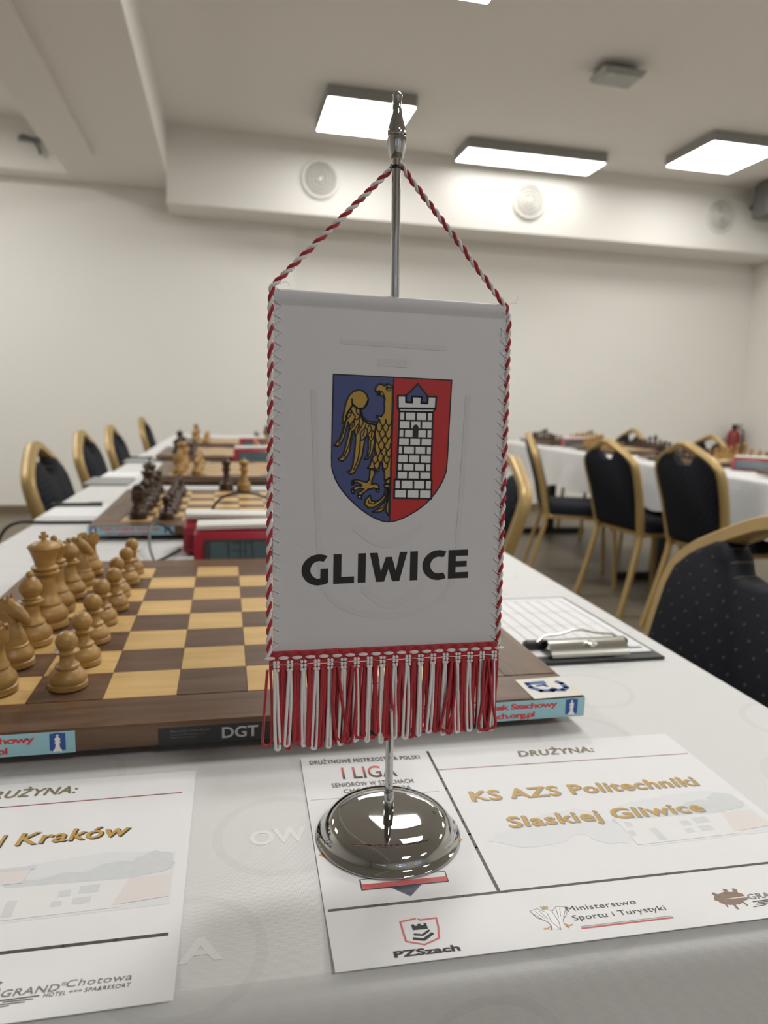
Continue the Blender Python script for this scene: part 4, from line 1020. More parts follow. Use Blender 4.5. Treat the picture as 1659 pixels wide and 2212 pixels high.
# woven letters of the damask showing between the sheets
woven = plain('woven_letter', (230, 229, 227), 0.6, var=0.06, vscale=900)
cl0 = [o for o in COL.objects if o.name.startswith('tablecloth')][0]
inv = (Matrix.Translation(cl0.location) @ Matrix.Rotation(cl0.rotation_euler.z, 4, 'Z')).inverted()
for args in (('A', 21, 15, 0.1805, -0.2485), ('OW', 34, 14, 0.2165, -0.1645)):
    m = MB(); add_text(m, args[0], args[1], args[2], lambda a, b: tuple(inv @ Vector((args[3]+a/1000, args[4]+b/1000, TABLE+0.00012))), 0.03)
    m.obj('woven_lettering', woven, cl0, smooth=False)
CREST_FILL={'shield': [(-33.7,54.8),(33.4,54.2),(32.6,28.2),(32.0,5.0),(30.9,0.6),(28.2,-5.3),(23.3,-12.1),(17.4,-17.5),(11.0,-21.4),(5.1,-24.2),(0.6,-25.4),(-4.3,-25.3),(-10.2,-23.0),(-16.1,-19.4),(-22.0,-14.6),(-27.4,-8.9),(-31.5,-2.9),(-33.6,3.0),(-34.2,6.0),(-34.0,29.2)],'azure': [(-33.0,54.0),(-0.6,53.8),(-1.1,-24.7),(-4.3,-24.5),(-10.0,-22.3),(-15.8,-18.7),(-21.6,-14.1),(-26.8,-8.5),(-30.8,-2.6),(-33.0,3.2),(-33.5,6.0),(-33.3,29.3)],'gules': [(0.3,53.8),(32.6,53.5),(31.8,28.1),(31.2,5.0),(30.1,0.8),(27.5,-4.9),(22.7,-11.6),(16.9,-16.9),(10.6,-20.7),(4.8,-23.6),(0.6,-24.7),(-0.5,-24.8)],'tower_body': [(3.5,35.8),(22.6,36.0),(22.3,-1.4),(2.6,-1.4)],'tower_foot': [(1.5,-1.5),(22.9,-1.7),(22.8,-12.1),(1.4,-11.8)],'cornice': [(2.5,37.5),(24.0,38.0),(22.6,36.0),(3.5,35.8)],'battlement': [(2.3,44.3),(7.0,44.5),(7.0,41.0),(10.5,40.9),(10.5,44.2),(15.9,44.2),(15.7,40.8),(19.3,40.7),(19.4,44.5),(24.3,44.5),(24.0,37.9),(2.5,37.4)],'roof': [(13.5,51.2),(19.3,44.5),(19.3,40.7),(15.7,40.8),(15.9,44.2),(10.5,44.2),(10.5,40.9),(7.0,41.0),(7.0,44.5)],'window': [(11.2,21.5),(11.2,27.1),(11.6,28.2),(12.3,28.8),(13.3,28.9),(14.1,28.3),(14.5,27.1),(14.4,21.6)]}
CREST_EAGLE={'wing_disc': [(-14.1,41.7),(-14.8,39.1),(-16.4,37.2),(-18.8,36.5),(-20.9,37.3),(-22.6,38.8),(-23.8,37.0),(-25.6,34.1),(-26.5,29.9),(-27.6,26.6),(-29.2,21.0),(-32.5,16.5),(-30.8,16.1),(-29.2,17.1),(-27.3,20.6),(-26.2,24.8),(-25.1,29.3),(-24.3,25.1),(-25.2,21.1),(-26.3,16.4),(-27.4,12.2),(-28.6,10.1),(-30.2,9.6),(-29.3,8.4),(-27.6,8.2),(-26.0,9.9),(-24.1,13.2),(-22.9,20.2),(-22.2,24.9),(-20.9,21.9),(-20.9,17.9),(-21.3,13.2),(-22.1,6.2),(-23.2,3.1),(-25.1,2.4),(-23.2,1.2),(-21.3,1.9),(-19.0,6.2),(-17.1,11.0),(-16.4,15.2),(-15.5,20.9),(-14.0,22.3),(-13.6,15.3),(-14.3,11.5),(-15.7,9.3),(-13.8,9.6),(-11.8,12.0),(-10.8,15.3),(-10.2,19.1),(-10.2,24.3),(-9.3,27.9),(-14.1,28.9),(-17.0,31.1),(-18.5,35.8),(-16.4,37.0)],'wing_top': [(-14.1,41.7),(-15.1,44.4),(-17.3,46.2),(-19.6,46.6),(-22.5,45.7),(-24.8,43.4),(-26.4,39.6),(-27.5,34.1),(-28.3,28.5),(-26.5,29.9),(-25.6,33.6),(-23.1,37.9),(-22.6,38.8),(-20.9,37.3),(-18.8,36.5),(-16.4,37.2),(-14.8,39.1)],'wing_band': [(-18.5,35.8),(-17.3,34.1),(-17.8,33.6),(-16.5,31.8),(-14.1,30.1),(-9.5,29.4),(-9.6,28.3),(-14.1,28.9),(-17.0,30.7),(-18.5,33.6)],'body': [(-10.3,46.2),(-10.1,48.5),(-8.7,50.0),(-6.8,50.2),(-5.5,49.3),(-4.8,50.1),(-3.4,50.4),(-0.7,49.3),(-0.8,-0.9),(-1.9,-0.7),(-3.2,-2.2),(-4.2,-1.7),(-4.4,2.9),(-5.1,3.1),(-5.8,7.8),(-7.3,6.4),(-7.5,3.0),(-9.0,2.7),(-10.2,4.6),(-11.7,4.1),(-13.9,4.6),(-12.5,6.3),(-11.6,10.1),(-9.2,12.5),(-10.2,15.8),(-9.6,20.3),(-10.3,22.9),(-9.7,27.8),(-7.8,30.9),(-8.8,32.0),(-9.6,33.2),(-6.8,32.7),(-5.4,34.7),(-5.0,37.5),(-5.2,40.3),(-4.9,42.2),(-5.9,43.6),(-8.1,44.4),(-9.2,44.5),(-9.0,45.2),(-7.4,45.2),(-8.2,46.5),(-9.6,46.0)],'leg': [(-12.4,4.3),(-9.8,3.1),(-10.0,1.1),(-11.3,-2.2),(-11.6,-4.1),(-9.1,-3.9),(-7.5,-5.0),(-7.2,-7.0),(-8.8,-6.9),(-10.3,-6.3),(-12.0,-7.0),(-13.4,-7.0),(-14.9,-8.4),(-16.5,-9.4),(-16.8,-10.4),(-18.8,-10.4),(-19.0,-8.9),(-17.3,-8.0),(-15.8,-6.9),(-17.8,-6.5),(-19.7,-7.6),(-21.4,-7.6),(-21.7,-6.3),(-19.8,-5.1),(-16.9,-5.1),(-17.9,-4.1),(-19.8,-3.3),(-21.7,-3.7),(-22.0,-2.3),(-19.8,-1.8),(-16.9,-2.6),(-14.2,-3.2),(-13.0,-1.8),(-12.6,1.6)],'tail_ring': [(-4.3,-4.3),(-1.4,-4.1),(-1.5,-5.9),(-4.0,-6.1)],'tail_stem': [(-4.0,-1.9),(-1.1,-0.7),(-1.2,-4.1),(-3.4,-4.0)],'tail_feather_outer': [(-3.0,-6.2),(-3.9,-9.8),(-6.5,-12.7),(-9.4,-13.7),(-11.4,-13.2),(-12.3,-10.3),(-14.8,-12.8),(-15.2,-15.1),(-13.3,-17.0),(-10.3,-17.1),(-7.0,-15.3),(-4.3,-12.7),(-2.6,-9.3),(-2.0,-6.4)],'tail_feather_middle': [(-3.1,-11.2),(-4.5,-14.6),(-7.4,-17.5),(-10.8,-19.6),(-6.9,-19.7),(-4.5,-18.4),(-2.8,-15.1),(-2.0,-6.9)],'tail_feather_inner': [(-2.1,-12.2),(-3.2,-17.5),(-3.0,-19.4),(-1.5,-21.6),(-1.3,-6.9)],'claw0': [(-22.4,-2.5),(-21.1,-3.1),(-21.4,-4.4),(-22.6,-4.7)],'claw1': [(-22.8,-7.1),(-21.3,-7.6),(-21.0,-9.5),(-22.4,-9.0)],'claw2': [(-19.0,-10.3),(-17.4,-10.6),(-16.9,-12.3),(-18.7,-11.8)],'claw3': [(-8.8,-6.8),(-7.2,-7.0),(-7.5,-8.5),(-8.8,-8.0)]}
CREST_LINES=[(0.72,[(-14.1,41.7),(-14.8,39.1),(-16.4,37.2),(-18.8,36.5),(-20.9,37.3),(-22.6,38.8),(-23.8,37.0),(-25.6,34.1),(-26.5,29.9),(-27.6,26.6),(-29.2,21.0),(-32.5,16.5),(-30.8,16.1),(-29.2,17.1),(-27.3,20.6),(-26.2,24.8),(-25.1,29.3),(-24.3,25.1),(-25.2,21.1),(-26.3,16.4),(-27.4,12.2),(-28.6,10.1),(-30.2,9.6),(-29.3,8.4),(-27.6,8.2),(-26.0,9.9),(-24.1,13.2),(-22.9,20.2),(-22.2,24.9),(-20.9,21.9),(-20.9,17.9),(-21.3,13.2),(-22.1,6.2),(-23.2,3.1),(-25.1,2.4),(-23.2,1.2),(-21.3,1.9),(-19.0,6.2),(-17.1,11.0),(-16.4,15.2),(-15.5,20.9),(-14.0,22.3),(-13.6,15.3),(-14.3,11.5),(-15.7,9.3),(-13.8,9.6),(-11.8,12.0),(-10.8,15.3),(-10.2,19.1),(-10.2,24.3),(-9.3,27.9),(-14.1,28.9),(-17.0,31.1),(-18.5,35.8),(-16.4,37.0),(-14.1,41.7)]),(0.72,[(-14.1,41.7),(-15.1,44.4),(-17.3,46.2),(-19.6,46.6),(-22.5,45.7),(-24.8,43.4),(-26.4,39.6),(-27.5,34.1),(-28.3,28.5),(-26.5,29.9),(-25.6,33.6),(-23.1,37.9),(-22.6,38.8),(-20.9,37.3),(-18.8,36.5),(-16.4,37.2),(-14.8,39.1),(-14.1,41.7)]),(0.72,[(-18.5,35.8),(-17.3,34.1),(-17.8,33.6),(-16.5,31.8),(-14.1,30.1),(-9.5,29.4),(-9.6,28.3),(-14.1,28.9),(-17.0,30.7),(-18.5,33.6),(-18.5,35.8)]),(0.72,[(-10.3,46.2),(-10.1,48.5),(-8.7,50.0),(-6.8,50.2),(-5.5,49.3),(-4.8,50.1),(-3.4,50.4),(-0.7,49.3),(-0.8,-0.9),(-1.9,-0.7),(-3.2,-2.2),(-4.2,-1.7),(-4.4,2.9),(-5.1,3.1),(-5.8,7.8),(-7.3,6.4),(-7.5,3.0),(-9.0,2.7),(-10.2,4.6),(-11.7,4.1),(-13.9,4.6),(-12.5,6.3),(-11.6,10.1),(-9.2,12.5),(-10.2,15.8),(-9.6,20.3),(-10.3,22.9),(-9.7,27.8),(-7.8,30.9),(-8.8,32.0),(-9.6,33.2),(-6.8,32.7),(-5.4,34.7),(-5.0,37.5),(-5.2,40.3),(-4.9,42.2),(-5.9,43.6),(-8.1,44.4),(-9.2,44.5),(-9.0,45.2),(-7.4,45.2),(-8.2,46.5),(-9.6,46.0),(-10.3,46.2)]),(0.72,[(-12.4,4.3),(-9.8,3.1),(-10.0,1.1),(-11.3,-2.2),(-11.6,-4.1),(-9.1,-3.9),(-7.5,-5.0),(-7.2,-7.0),(-8.8,-6.9),(-10.3,-6.3),(-12.0,-7.0),(-13.4,-7.0),(-14.9,-8.4),(-16.5,-9.4),(-16.8,-10.4),(-18.8,-10.4),(-19.0,-8.9),(-17.3,-8.0),(-15.8,-6.9),(-17.8,-6.5),(-19.7,-7.6),(-21.4,-7.6),(-21.7,-6.3),(-19.8,-5.1),(-16.9,-5.1),(-17.9,-4.1),(-19.8,-3.3),(-21.7,-3.7),(-22.0,-2.3),(-19.8,-1.8),(-16.9,-2.6),(-14.2,-3.2),(-13.0,-1.8),(-12.6,1.6),(-12.4,4.3)]),(0.72,[(-4.3,-4.3),(-1.4,-4.1),(-1.5,-5.9),(-4.0,-6.1),(-4.3,-4.3)]),(0.72,[(-4.0,-1.9),(-1.1,-0.7),(-1.2,-4.1),(-3.4,-4.0),(-4.0,-1.9)]),(0.72,[(-3.0,-6.2),(-3.9,-9.8),(-6.5,-12.7),(-9.4,-13.7),(-11.4,-13.2),(-12.3,-10.3),(-14.8,-12.8),(-15.2,-15.1),(-13.3,-17.0),(-10.3,-17.1),(-7.0,-15.3),(-4.3,-12.7),(-2.6,-9.3),(-2.0,-6.4),(-3.0,-6.2)]),(0.72,[(-3.1,-11.2),(-4.5,-14.6),(-7.4,-17.5),(-10.8,-19.6),(-6.9,-19.7),(-4.5,-18.4),(-2.8,-15.1),(-2.0,-6.9),(-3.1,-11.2)]),(0.72,[(-2.1,-12.2),(-3.2,-17.5),(-3.0,-19.4),(-1.5,-21.6),(-1.3,-6.9),(-2.1,-12.2)]),(0.72,[(-22.4,-2.5),(-21.1,-3.1),(-21.4,-4.4),(-22.6,-4.7),(-22.4,-2.5)]),(0.72,[(-22.8,-7.1),(-21.3,-7.6),(-21.0,-9.5),(-22.4,-9.0),(-22.8,-7.1)]),(0.72,[(-19.0,-10.3),(-17.4,-10.6),(-16.9,-12.3),(-18.7,-11.8),(-19.0,-10.3)]),(0.72,[(-8.8,-6.8),(-7.2,-7.0),(-7.5,-8.5),(-8.8,-8.0),(-8.8,-6.8)]),(0.76,[(-23.1,41.6),(-23.0,39.5),(-21.9,37.9),(-20.4,37.0)]),(0.72,[(3.4,30.9),(22.4,31.1)]),(0.72,[(3.2,26.3),(22.4,26.4)]),(0.72,[(3.2,21.6),(22.3,21.6)]),(0.72,[(3.1,17.2),(22.3,17.2)]),(0.72,[(2.9,12.4),(22.3,12.4)]),(0.72,[(2.8,7.7),(22.3,7.5)]),(0.72,[(2.6,3.1),(22.3,3.0)]),(0.72,[(1.5,-6.8),(22.9,-7.1)]),(0.76,[(6.6,35.5),(6.6,30.8)]),(0.76,[(12.9,35.7),(12.9,31.0)]),(0.76,[(19.2,35.9),(19.2,31.2)]),(0.76,[(9.8,30.9),(9.8,26.3)]),(0.76,[(16.0,31.1),(16.0,26.4)]),(0.76,[(6.4,26.2),(6.3,21.4)]),(0.76,[(19.2,26.5),(19.2,21.7)]),(0.76,[(9.5,21.5),(9.5,17.1)]),(0.76,[(16.0,21.6),(15.9,17.2)]),(0.76,[(5.9,17.1),(5.9,12.3)]),(0.76,[(12.6,17.2),(12.6,12.4)]),(0.76,[(19.1,17.3),(19.1,12.5)]),(0.76,[(9.1,12.3),(9.1,7.5)]),(0.76,[(15.8,12.4),(15.8,7.7)]),(0.76,[(5.8,7.5),(5.8,3.0)]),(0.76,[(12.6,7.6),(12.6,3.0)]),(0.76,[(18.9,7.7),(18.9,3.1)]),(0.76,[(9.0,3.0),(8.9,-1.6)]),(0.76,[(15.7,3.1),(15.7,-1.5)]),(0.76,[(5.0,-1.8),(5.0,-7.0)]),(0.76,[(12.3,-1.8),(12.3,-6.9)]),(0.76,[(19.0,-1.7),(19.0,-6.9)]),(0.76,[(8.6,-7.0),(8.5,-12.0)]),(0.76,[(15.8,-6.9),(15.8,-11.9)]),(0.81,[(3.5,35.8),(22.6,36.0),(22.3,-1.4),(2.6,-1.4),(3.5,35.8)]),(0.81,[(1.5,-1.5),(22.9,-1.7),(22.8,-12.1),(1.4,-11.8),(1.5,-1.5)]),(0.81,[(2.5,37.5),(24.0,38.0),(22.6,36.0),(3.5,35.8),(2.5,37.5)]),(0.81,[(2.3,44.3),(7.0,44.5),(7.0,41.0),(10.5,40.9),(10.5,44.2),(15.9,44.2),(15.7,40.8),(19.3,40.7),(19.4,44.5),(24.3,44.5),(24.0,37.9),(2.5,37.4),(2.3,44.3)]),(0.81,[(13.5,51.2),(19.3,44.5),(19.3,40.7),(15.7,40.8),(15.9,44.2),(10.5,44.2),(10.5,40.9),(7.0,41.0),(7.0,44.5),(13.5,51.2)]),(0.43,[(-4.3,47.9),(-3.6,46.7),(-2.5,46.7),(-1.6,47.5)]),(0.57,[(-4.8,50.0),(-3.4,48.8),(-0.7,48.1)]),(0.53,[(-8.2,46.5),(-6.2,45.9),(-5.0,43.1)]),(0.53,[(-26.6,32.2),(-25.1,34.1),(-23.0,34.6),(-24.2,32.3),(-26.5,29.9)]),(0.53,[(-23.0,34.6),(-23.8,37.0)]),(0.53,[(-24.3,25.1),(-23.9,28.1),(-21.8,30.5),(-21.1,32.4),(-23.0,34.6)]),(0.53,[(-21.8,30.5),(-21.5,27.7),(-24.1,25.1)]),(0.53,[(-20.9,21.9),(-21.4,25.4),(-19.1,28.7),(-18.5,32.5),(-20.4,34.3),(-20.9,37.0)]),(0.53,[(-19.1,28.7),(-18.4,25.9),(-20.7,22.1)]),(0.53,[(-18.5,32.5),(-20.3,30.6),(-21.6,31.4)]),(0.53,[(-17.8,19.4),(-18.3,23.6),(-15.7,26.5),(-15.1,28.8)]),(0.53,[(-15.7,26.5),(-14.3,25.1),(-14.7,22.3),(-17.3,19.4)]),(0.53,[(-12.5,18.8),(-14.0,22.8),(-12.1,25.6),(-10.4,23.8),(-11.1,20.9),(-12.5,18.8)]),(0.53,[(-12.1,25.6),(-12.9,27.9)]),(0.53,[(-18.4,25.9),(-17.0,28.3),(-16.5,30.6)]),(0.53,[(-14.3,26.0),(-13.6,27.9)]),(0.53,[(-22.0,29.6),(-23.1,27.2)]),(0.53,[(-19.3,26.9),(-20.2,24.0)]),(0.53,[(-15.9,25.1),(-16.9,21.8)]),(0.53,[(-11.8,24.7),(-12.1,21.4)]),(0.53,[(-25.6,33.2),(-25.7,31.3)]),(0.53,[(-26.5,28.8),(-27.8,23.4),(-30.1,17.8)]),(0.53,[(-23.0,24.4),(-24.2,17.4),(-27.2,10.3)]),(0.53,[(-18.2,19.9),(-18.4,14.2),(-19.5,8.6),(-21.8,3.4)]),(0.53,[(-12.4,18.3),(-12.6,13.9),(-14.0,10.5)]),(0.53,[(-7.6,31.1),(-7.2,29.0),(-5.8,27.3),(-4.5,29.1),(-4.3,31.2)]),(0.53,[(-4.2,31.2),(-3.8,29.1),(-2.4,27.4),(-1.1,29.2),(-0.9,31.3)]),(0.53,[(-9.4,27.8),(-9.1,25.7),(-7.7,23.9),(-6.4,25.8),(-6.2,27.9)]),(0.53,[(-5.8,27.9),(-5.5,25.8),(-4.1,24.0),(-2.8,25.9),(-2.5,28.0)]),(0.53,[(-7.7,24.6),(-7.3,22.4),(-6.0,20.7),(-4.6,22.5),(-4.4,24.6)]),(0.53,[(-4.3,24.2),(-3.9,22.1),(-2.5,20.3),(-1.2,22.1),(-1.0,24.2)]),(0.53,[(-9.8,21.7),(-9.5,19.6),(-8.1,17.8),(-6.8,19.6),(-6.5,21.8)]),(0.53,[(-6.2,21.3),(-5.8,19.2),(-4.4,17.4),(-3.1,19.2),(-2.9,21.4)]),(0.53,[(-8.0,17.9),(-7.7,15.8),(-6.3,14.1),(-5.0,15.9),(-4.7,18.0)]),(0.53,[(-4.6,18.0),(-4.3,15.9),(-2.9,14.1),(-1.6,15.9),(-1.3,18.1)]),(0.53,[(-10.2,15.1),(-9.8,13.0),(-8.4,11.2),(-7.1,13.0),(-6.9,15.1)]),(0.53,[(-6.5,14.7),(-6.2,12.6),(-4.8,10.8),(-3.5,12.6),(-3.2,14.7)]),(0.53,[(-3.8,14.2),(-3.5,12.1),(-2.1,10.3),(-0.8,12.2),(-0.5,14.3)]),(0.53,[(-8.6,11.3),(-8.3,9.2),(-6.9,7.4),(-5.6,9.2),(-5.3,11.4)]),(0.53,[(-5.0,10.9),(-4.7,8.8),(-3.2,7.0),(-1.9,8.8),(-1.7,11.0)]),(0.53,[(-11.5,10.8),(-11.2,8.7),(-9.8,6.9),(-8.5,8.7),(-8.2,10.9)]),(0.53,[(-5.9,7.6),(-5.6,5.5),(-4.2,3.7),(-2.8,5.5),(-2.6,7.6)]),(0.53,[(-10.5,7.5),(-10.2,5.4),(-8.8,3.6),(-7.5,5.4),(-7.2,7.6)]),(0.48,[(-3.7,-6.9),(-4.8,-10.8),(-7.0,-13.2),(-10.4,-15.1),(-12.8,-14.6),(-13.1,-13.2)]),(0.43,[(-2.9,-12.7),(-4.7,-17.0),(-7.9,-18.4)]),(0.43,[(-2.5,-6.9),(-3.1,-10.8)])]

# ------------------------------------------------------------------ chrome flag stand
SX, SY = 0.2985, -0.168
stand = thing('flag_stand', 'chrome table flag stand with domed round base and slim pole', 'flag stand', (SX, SY, TABLE+0.0012))
MB().lathe([(0.0, 0.0), (0.0432, 0.0), (0.0436, 0.0004), (0.0436, 0.0011), (0.0428, 0.0018), (0.0412, 0.0027), (0.0401, 0.0042), (0.0393, 0.0062), (0.0381, 0.0083), (0.0363, 0.0103), (0.0338, 0.0121), (0.0303, 0.0134), (0.0258, 0.01425), (0.0200, 0.01475), (0.0125, 0.0150), (0.0060, 0.0151), (0.0, 0.0151)], 96, cap=False).obj('base', chrome, stand, angle=70)
top = Vector((0.2918, -0.1625, BT+0.3936)) - stand.location
bot = Vector((0.0, 0.0005, 0.0148))
def along(d): return bot + (top-bot)*d          # point on the leaning pole axis
ax = (top-bot).normalized(); PL = (top-bot).length
rot = Vector((0, 0, 1)).rotation_difference(ax).to_matrix().to_4x4()
def on_pole(prof, name, n=32, mat=chrome, angle=35):
    m = MB().lathe(prof, n); M4 = Matrix.Translation(bot) @ rot
    m.v = [tuple(M4 @ Vector(v)) for v in m.v]
    return m.obj(name, mat, stand, angle=angle)
FZ = PL-0.0345
on_pole([(0.0024, 0), (0.0024, FZ-0.005)], 'pole', 24)
on_pole([(0.0031, 0.0), (0.0031, 0.011), (0.0026, 0.012)], 'socket', 24)
on_pole([(0.0024, FZ-0.0048), (0.0028, FZ-0.0044), (0.0028, FZ-0.0036), (0.0022, FZ-0.0032)], 'ring', 24, black_metal)
cp = 0.0925e-3
zz = lambda y: FZ+(435-y)*cp
on_pole([(0.0024, FZ-0.0032)]+[(hw*cp, zz(y)) for y, hw in ((435, 27), (432, 34), (425, 38), (410, 43), (380, 51), (345, 55), (335, 55), (322, 55), (318, 50), (312, 50), (308, 55), (290, 55), (280, 53), (255, 46), (230, 39), (205, 33), (180, 29), (150, 26.5), (125, 27), (105, 29.5), (95, 30), (86, 24), (76, 14), (68, 3))], 'finial', 12, chrome, 30)

# ------------------------------------------------------------------ the pennant
C0 = Vector((0.29307, -0.1722, BT+0.19141)); U = Vector((0.999954, 0.008712, -0.004034)); V = Vector((0.003493, 0.061259, 0.998116)); W = U.cross(V)
V = W.cross(U)
pen_root = thing('pennant', 'white satin town pennant with crest and red and white fringe hanging from the stand', 'pennant')
pen_root.matrix_world = Matrix(((U.x, V.x, W.x, C0.x), (U.y, V.y, W.y, C0.y), (U.z, V.z, W.z, C0.z), (0, 0, 0, 1)))
satin = N('white_satin')
def _satin():
    g = satin; tc = g.n('ShaderNodeTexCoord'); o = tc.outputs['Object']
    mp = g.n('ShaderNodeMapping', i_Vector=o); mp.inputs['Rotation'].default_value = (0, 0, 0.7); mp.inputs['Scale'].default_value = (2600, 5200, 1)
    n1 = g.n('ShaderNodeTexNoise', i_Vector=mp.outputs[0], i_Scale=1.0, i_Detail=1.0)
    n2 = g.n('ShaderNodeTexNoise', i_Vector=o, i_Scale=28.0, i_Detail=2.0)
    c = g.mix(n1.outputs['Fac'], lin((190, 189, 193)), lin((214, 213, 216)))
    c = g.mix(g.math('MULTIPLY', n2.outputs['Fac'], 0.35), c, lin((198, 191, 194)))
    g.l(c, g.b.inputs['Base Color']); g.b.inputs['Roughness'].default_value = 0.48; g.b.inputs['Specular IOR Level'].default_value = 0.45
    g.b.inputs['Anisotropic'].default_value = 0.4; g.b.inputs['Transmission Weight'].default_value = 0.0
    g.bump(n1.outputs['Fac'], 0.35, 0.00025)
_satin()
mm = lambda layer: (lambda x, y: (x/1000, y/1000, 0.00008*layer))
# cloth with rolled top hem
m = MB(); nx, ny = 10, 14; prof = [(-97.3+187*j/ny, 0.0) for j in range(ny+1)]
rs = []
for k, (y, z) in enumerate([(-97.3, 0.0), (88.5, 0.0), (89.0, -0.12), (89.6, 0.05), (92.0, 0.9), (94.8, 1.1), (96.6, 0.5), (97.3, -0.6), (96.6, -1.7), (94.8, -2.2), (92.0, -2.0), (89.6, -1.2), (88.5, -0.9), (-97.3, -0.7)]):
    rs.append([((-65.4+ (0.0 if y > 0 else 0.6))/1000, y/1000, z/1000-0.00005), ((65.3 - (0.0 if y > 0 else 0.4))/1000, y/1000-0.0002, z/1000-0.00005)])
vs = [p for r in rs for p in r]; n = len(rs)
fs = [(2*i, 2*i+1, (2*((i+1) % n))+1, 2*((i+1) % n)) for i in range(n)] + [tuple(2*i for i in range(n)), tuple(2*i+1 for i in reversed(range(n)))]
m.add(vs, fs).obj('cloth', satin.m, pen_root, angle=50)
# faint print of the other side showing through
ghost = plain('show_through', (199, 197, 200), 0.48, var=0.01)
p = mm(0.85)
for pts, wd in (([(-44, 46), (-42, 0), (-40, -40), (-37, -66), (-20, -76), (0, -79), (20, -76), (37, -66), (40, -30), (43, 46)], 3.0), ([(-16, -62), (-4, -72), (4, -73), (20, -62)], 3.5), ([(-20, -28), (-8, -38), (6, -37), (18, -27)], 4), ([(-30, 72), (30, 71)], 2.6), ([(-9, 62), (7, 61.6)], 4)):
    m = MB(); ribbon(m, pts, wd, p); m.obj('show_through_print', ghost, pen_root, smooth=False)
# crest
cr_gold = plain('crest_gold', (172, 136, 52), 0.5, var=0.02); cr_blue = plain('crest_blue', (62, 72, 122), 0.5, var=0.02); cr_red = plain('crest_red', (176, 32, 34), 0.5, var=0.02)
cr_white = plain('crest_white', (216, 214, 216), 0.5, var=0.02); cr_black = plain('crest_black', (20, 19, 22), 0.5, var=0.02)
def soft(pts, a, b):
    """round the corners of the outline between index a and b"""
    out = []
    for i, q in enumerate(pts):
        if a <= i <= b:
            p0, p1 = pts[i-1], pts[(i+1) % len(pts)]
            out += [((q[0]*3+p0[0])/4, (q[1]*3+p0[1])/4), ((q[0]*3+p1[0])/4, (q[1]*3+p1[1])/4)]
        else: out.append(q)
    return out
for key, a, b in (('shield', 3, 18), ('azure', 3, 10), ('gules', 3, 10)):
    CREST_FILL[key] = soft(soft(CREST_FILL[key], a, b), a, a+2*(b-a)+1)
cr = MB().poly([mm(1)(*q) for q in CREST_FILL['shield']]).obj('crest', cr_black, pen_root, smooth=False)
cr['label'] = 'town coat of arms, half golden eagle on blue and white tower on red'
MB().poly([mm(2)(*q) for q in CREST_FILL['azure']]).obj('blue_field', cr_blue, cr, smooth=False)
MB().poly([mm(2)(*q) for q in CREST_FILL['gules']]).obj('red_field', cr_red, cr, smooth=False)
for k in ('tower_body', 'tower_foot', 'cornice', 'battlement'): MB().poly([mm(3)(*q) for q in CREST_FILL[k]]).obj(k, cr_white, cr, smooth=False)
MB().poly([mm(3.4)(*q) for q in CREST_FILL['roof']]).obj('tower_roof', cr_blue, cr, smooth=False)
MB().poly([mm(5)(*q) for q in CREST_FILL['window']]).obj('tower_window', cr_black, cr, smooth=False)
for i, (k, q) in enumerate(CREST_EAGLE.items()):
    nm = 'eagle_claw' if k.startswith('claw') else 'eagle_'+k
    MB().poly([mm(3+0.05*i)(*v) for v in q]).obj(nm, cr_white if k.startswith('claw') else cr_gold, cr, smooth=False)
m = MB()
for wd, pts in CREST_LINES: strip(m, pts, wd*1.25, mm(4.4))
m.obj('outline', cr_black, cr, smooth=False)
MB().lathe([(0.0, 0.00055), (0.0009, 0.00055), (0.0009, 0.0006), (0.0, 0.0006)], 12, (-0.0037, 0.0482, 0.0), cap=False).obj('eagle_eye', cr_black, cr)
# town name
def base_y(x): return -58.55+0.0215*x
def letter(pts, name='letter'):
    MB().poly([mm(1.5)(x, base_y(x)+y) for x, y in pts]).obj(name, cr_black, pen_root, smooth=False)
def arc(cx, cy, rx, ry, a0, a1, n=18): return [(cx+rx*math.cos(math.radians(a0+(a1-a0)*k/n)), cy+ry*math.sin(math.radians(a0+(a1-a0)*k/n))) for k in range(n+1)]
letter(arc(-40.0, 8.1, 9.5, 8.6, 60, 268)+[(-37.5, -0.2), (-34.9, 0.7), (-34.9, 8.7), (-39.2, 8.7), (-39.2, 3.5)]+arc(-39.8, 8.1, 4.9, 4.9, 268, 62, 14))
letter([(-32.0, 0), (-20.4, 0), (-20.4, 3.7), (-27.6, 3.7), (-27.6, 16.4), (-32.0, 16.4)])
letter([(-18.3, 0), (-14.0, 0), (-14.0, 16.4), (-18.3, 16.4)])
letter([(-11.7, 16.4), (-7.3, 16.4), (-5.3, 5.6), (-2.5, 13.8), (0.9, 13.8), (3.3, 5.6), (5.5, 16.4), (9.8, 16.4), (5.4, 0), (1.3, 0), (-0.9, 7.4), (-3.4, 0), (-7.8, 0)])
letter([(11.5, 0), (15.9, 0), (15.9, 16.4), (11.5, 16.4)])
letter(arc(28.2, 8.1, 9.5, 8.6, 62, 298)+[(31.3, 3.6)]+arc(28.2, 8.1, 4.9, 4.8, 290, 70, 14)+[(31.3, 12.7)])
letter([(34.0, 0), (46.0, 0), (46.0, 3.5), (38.4, 3.5), (38.4, 6.6), (45.0, 6.6), (45.0, 9.9), (38.4, 9.9), (38.4, 12.9), (45.6, 12.9), (45.6, 16.4), (34.0, 16.4)])
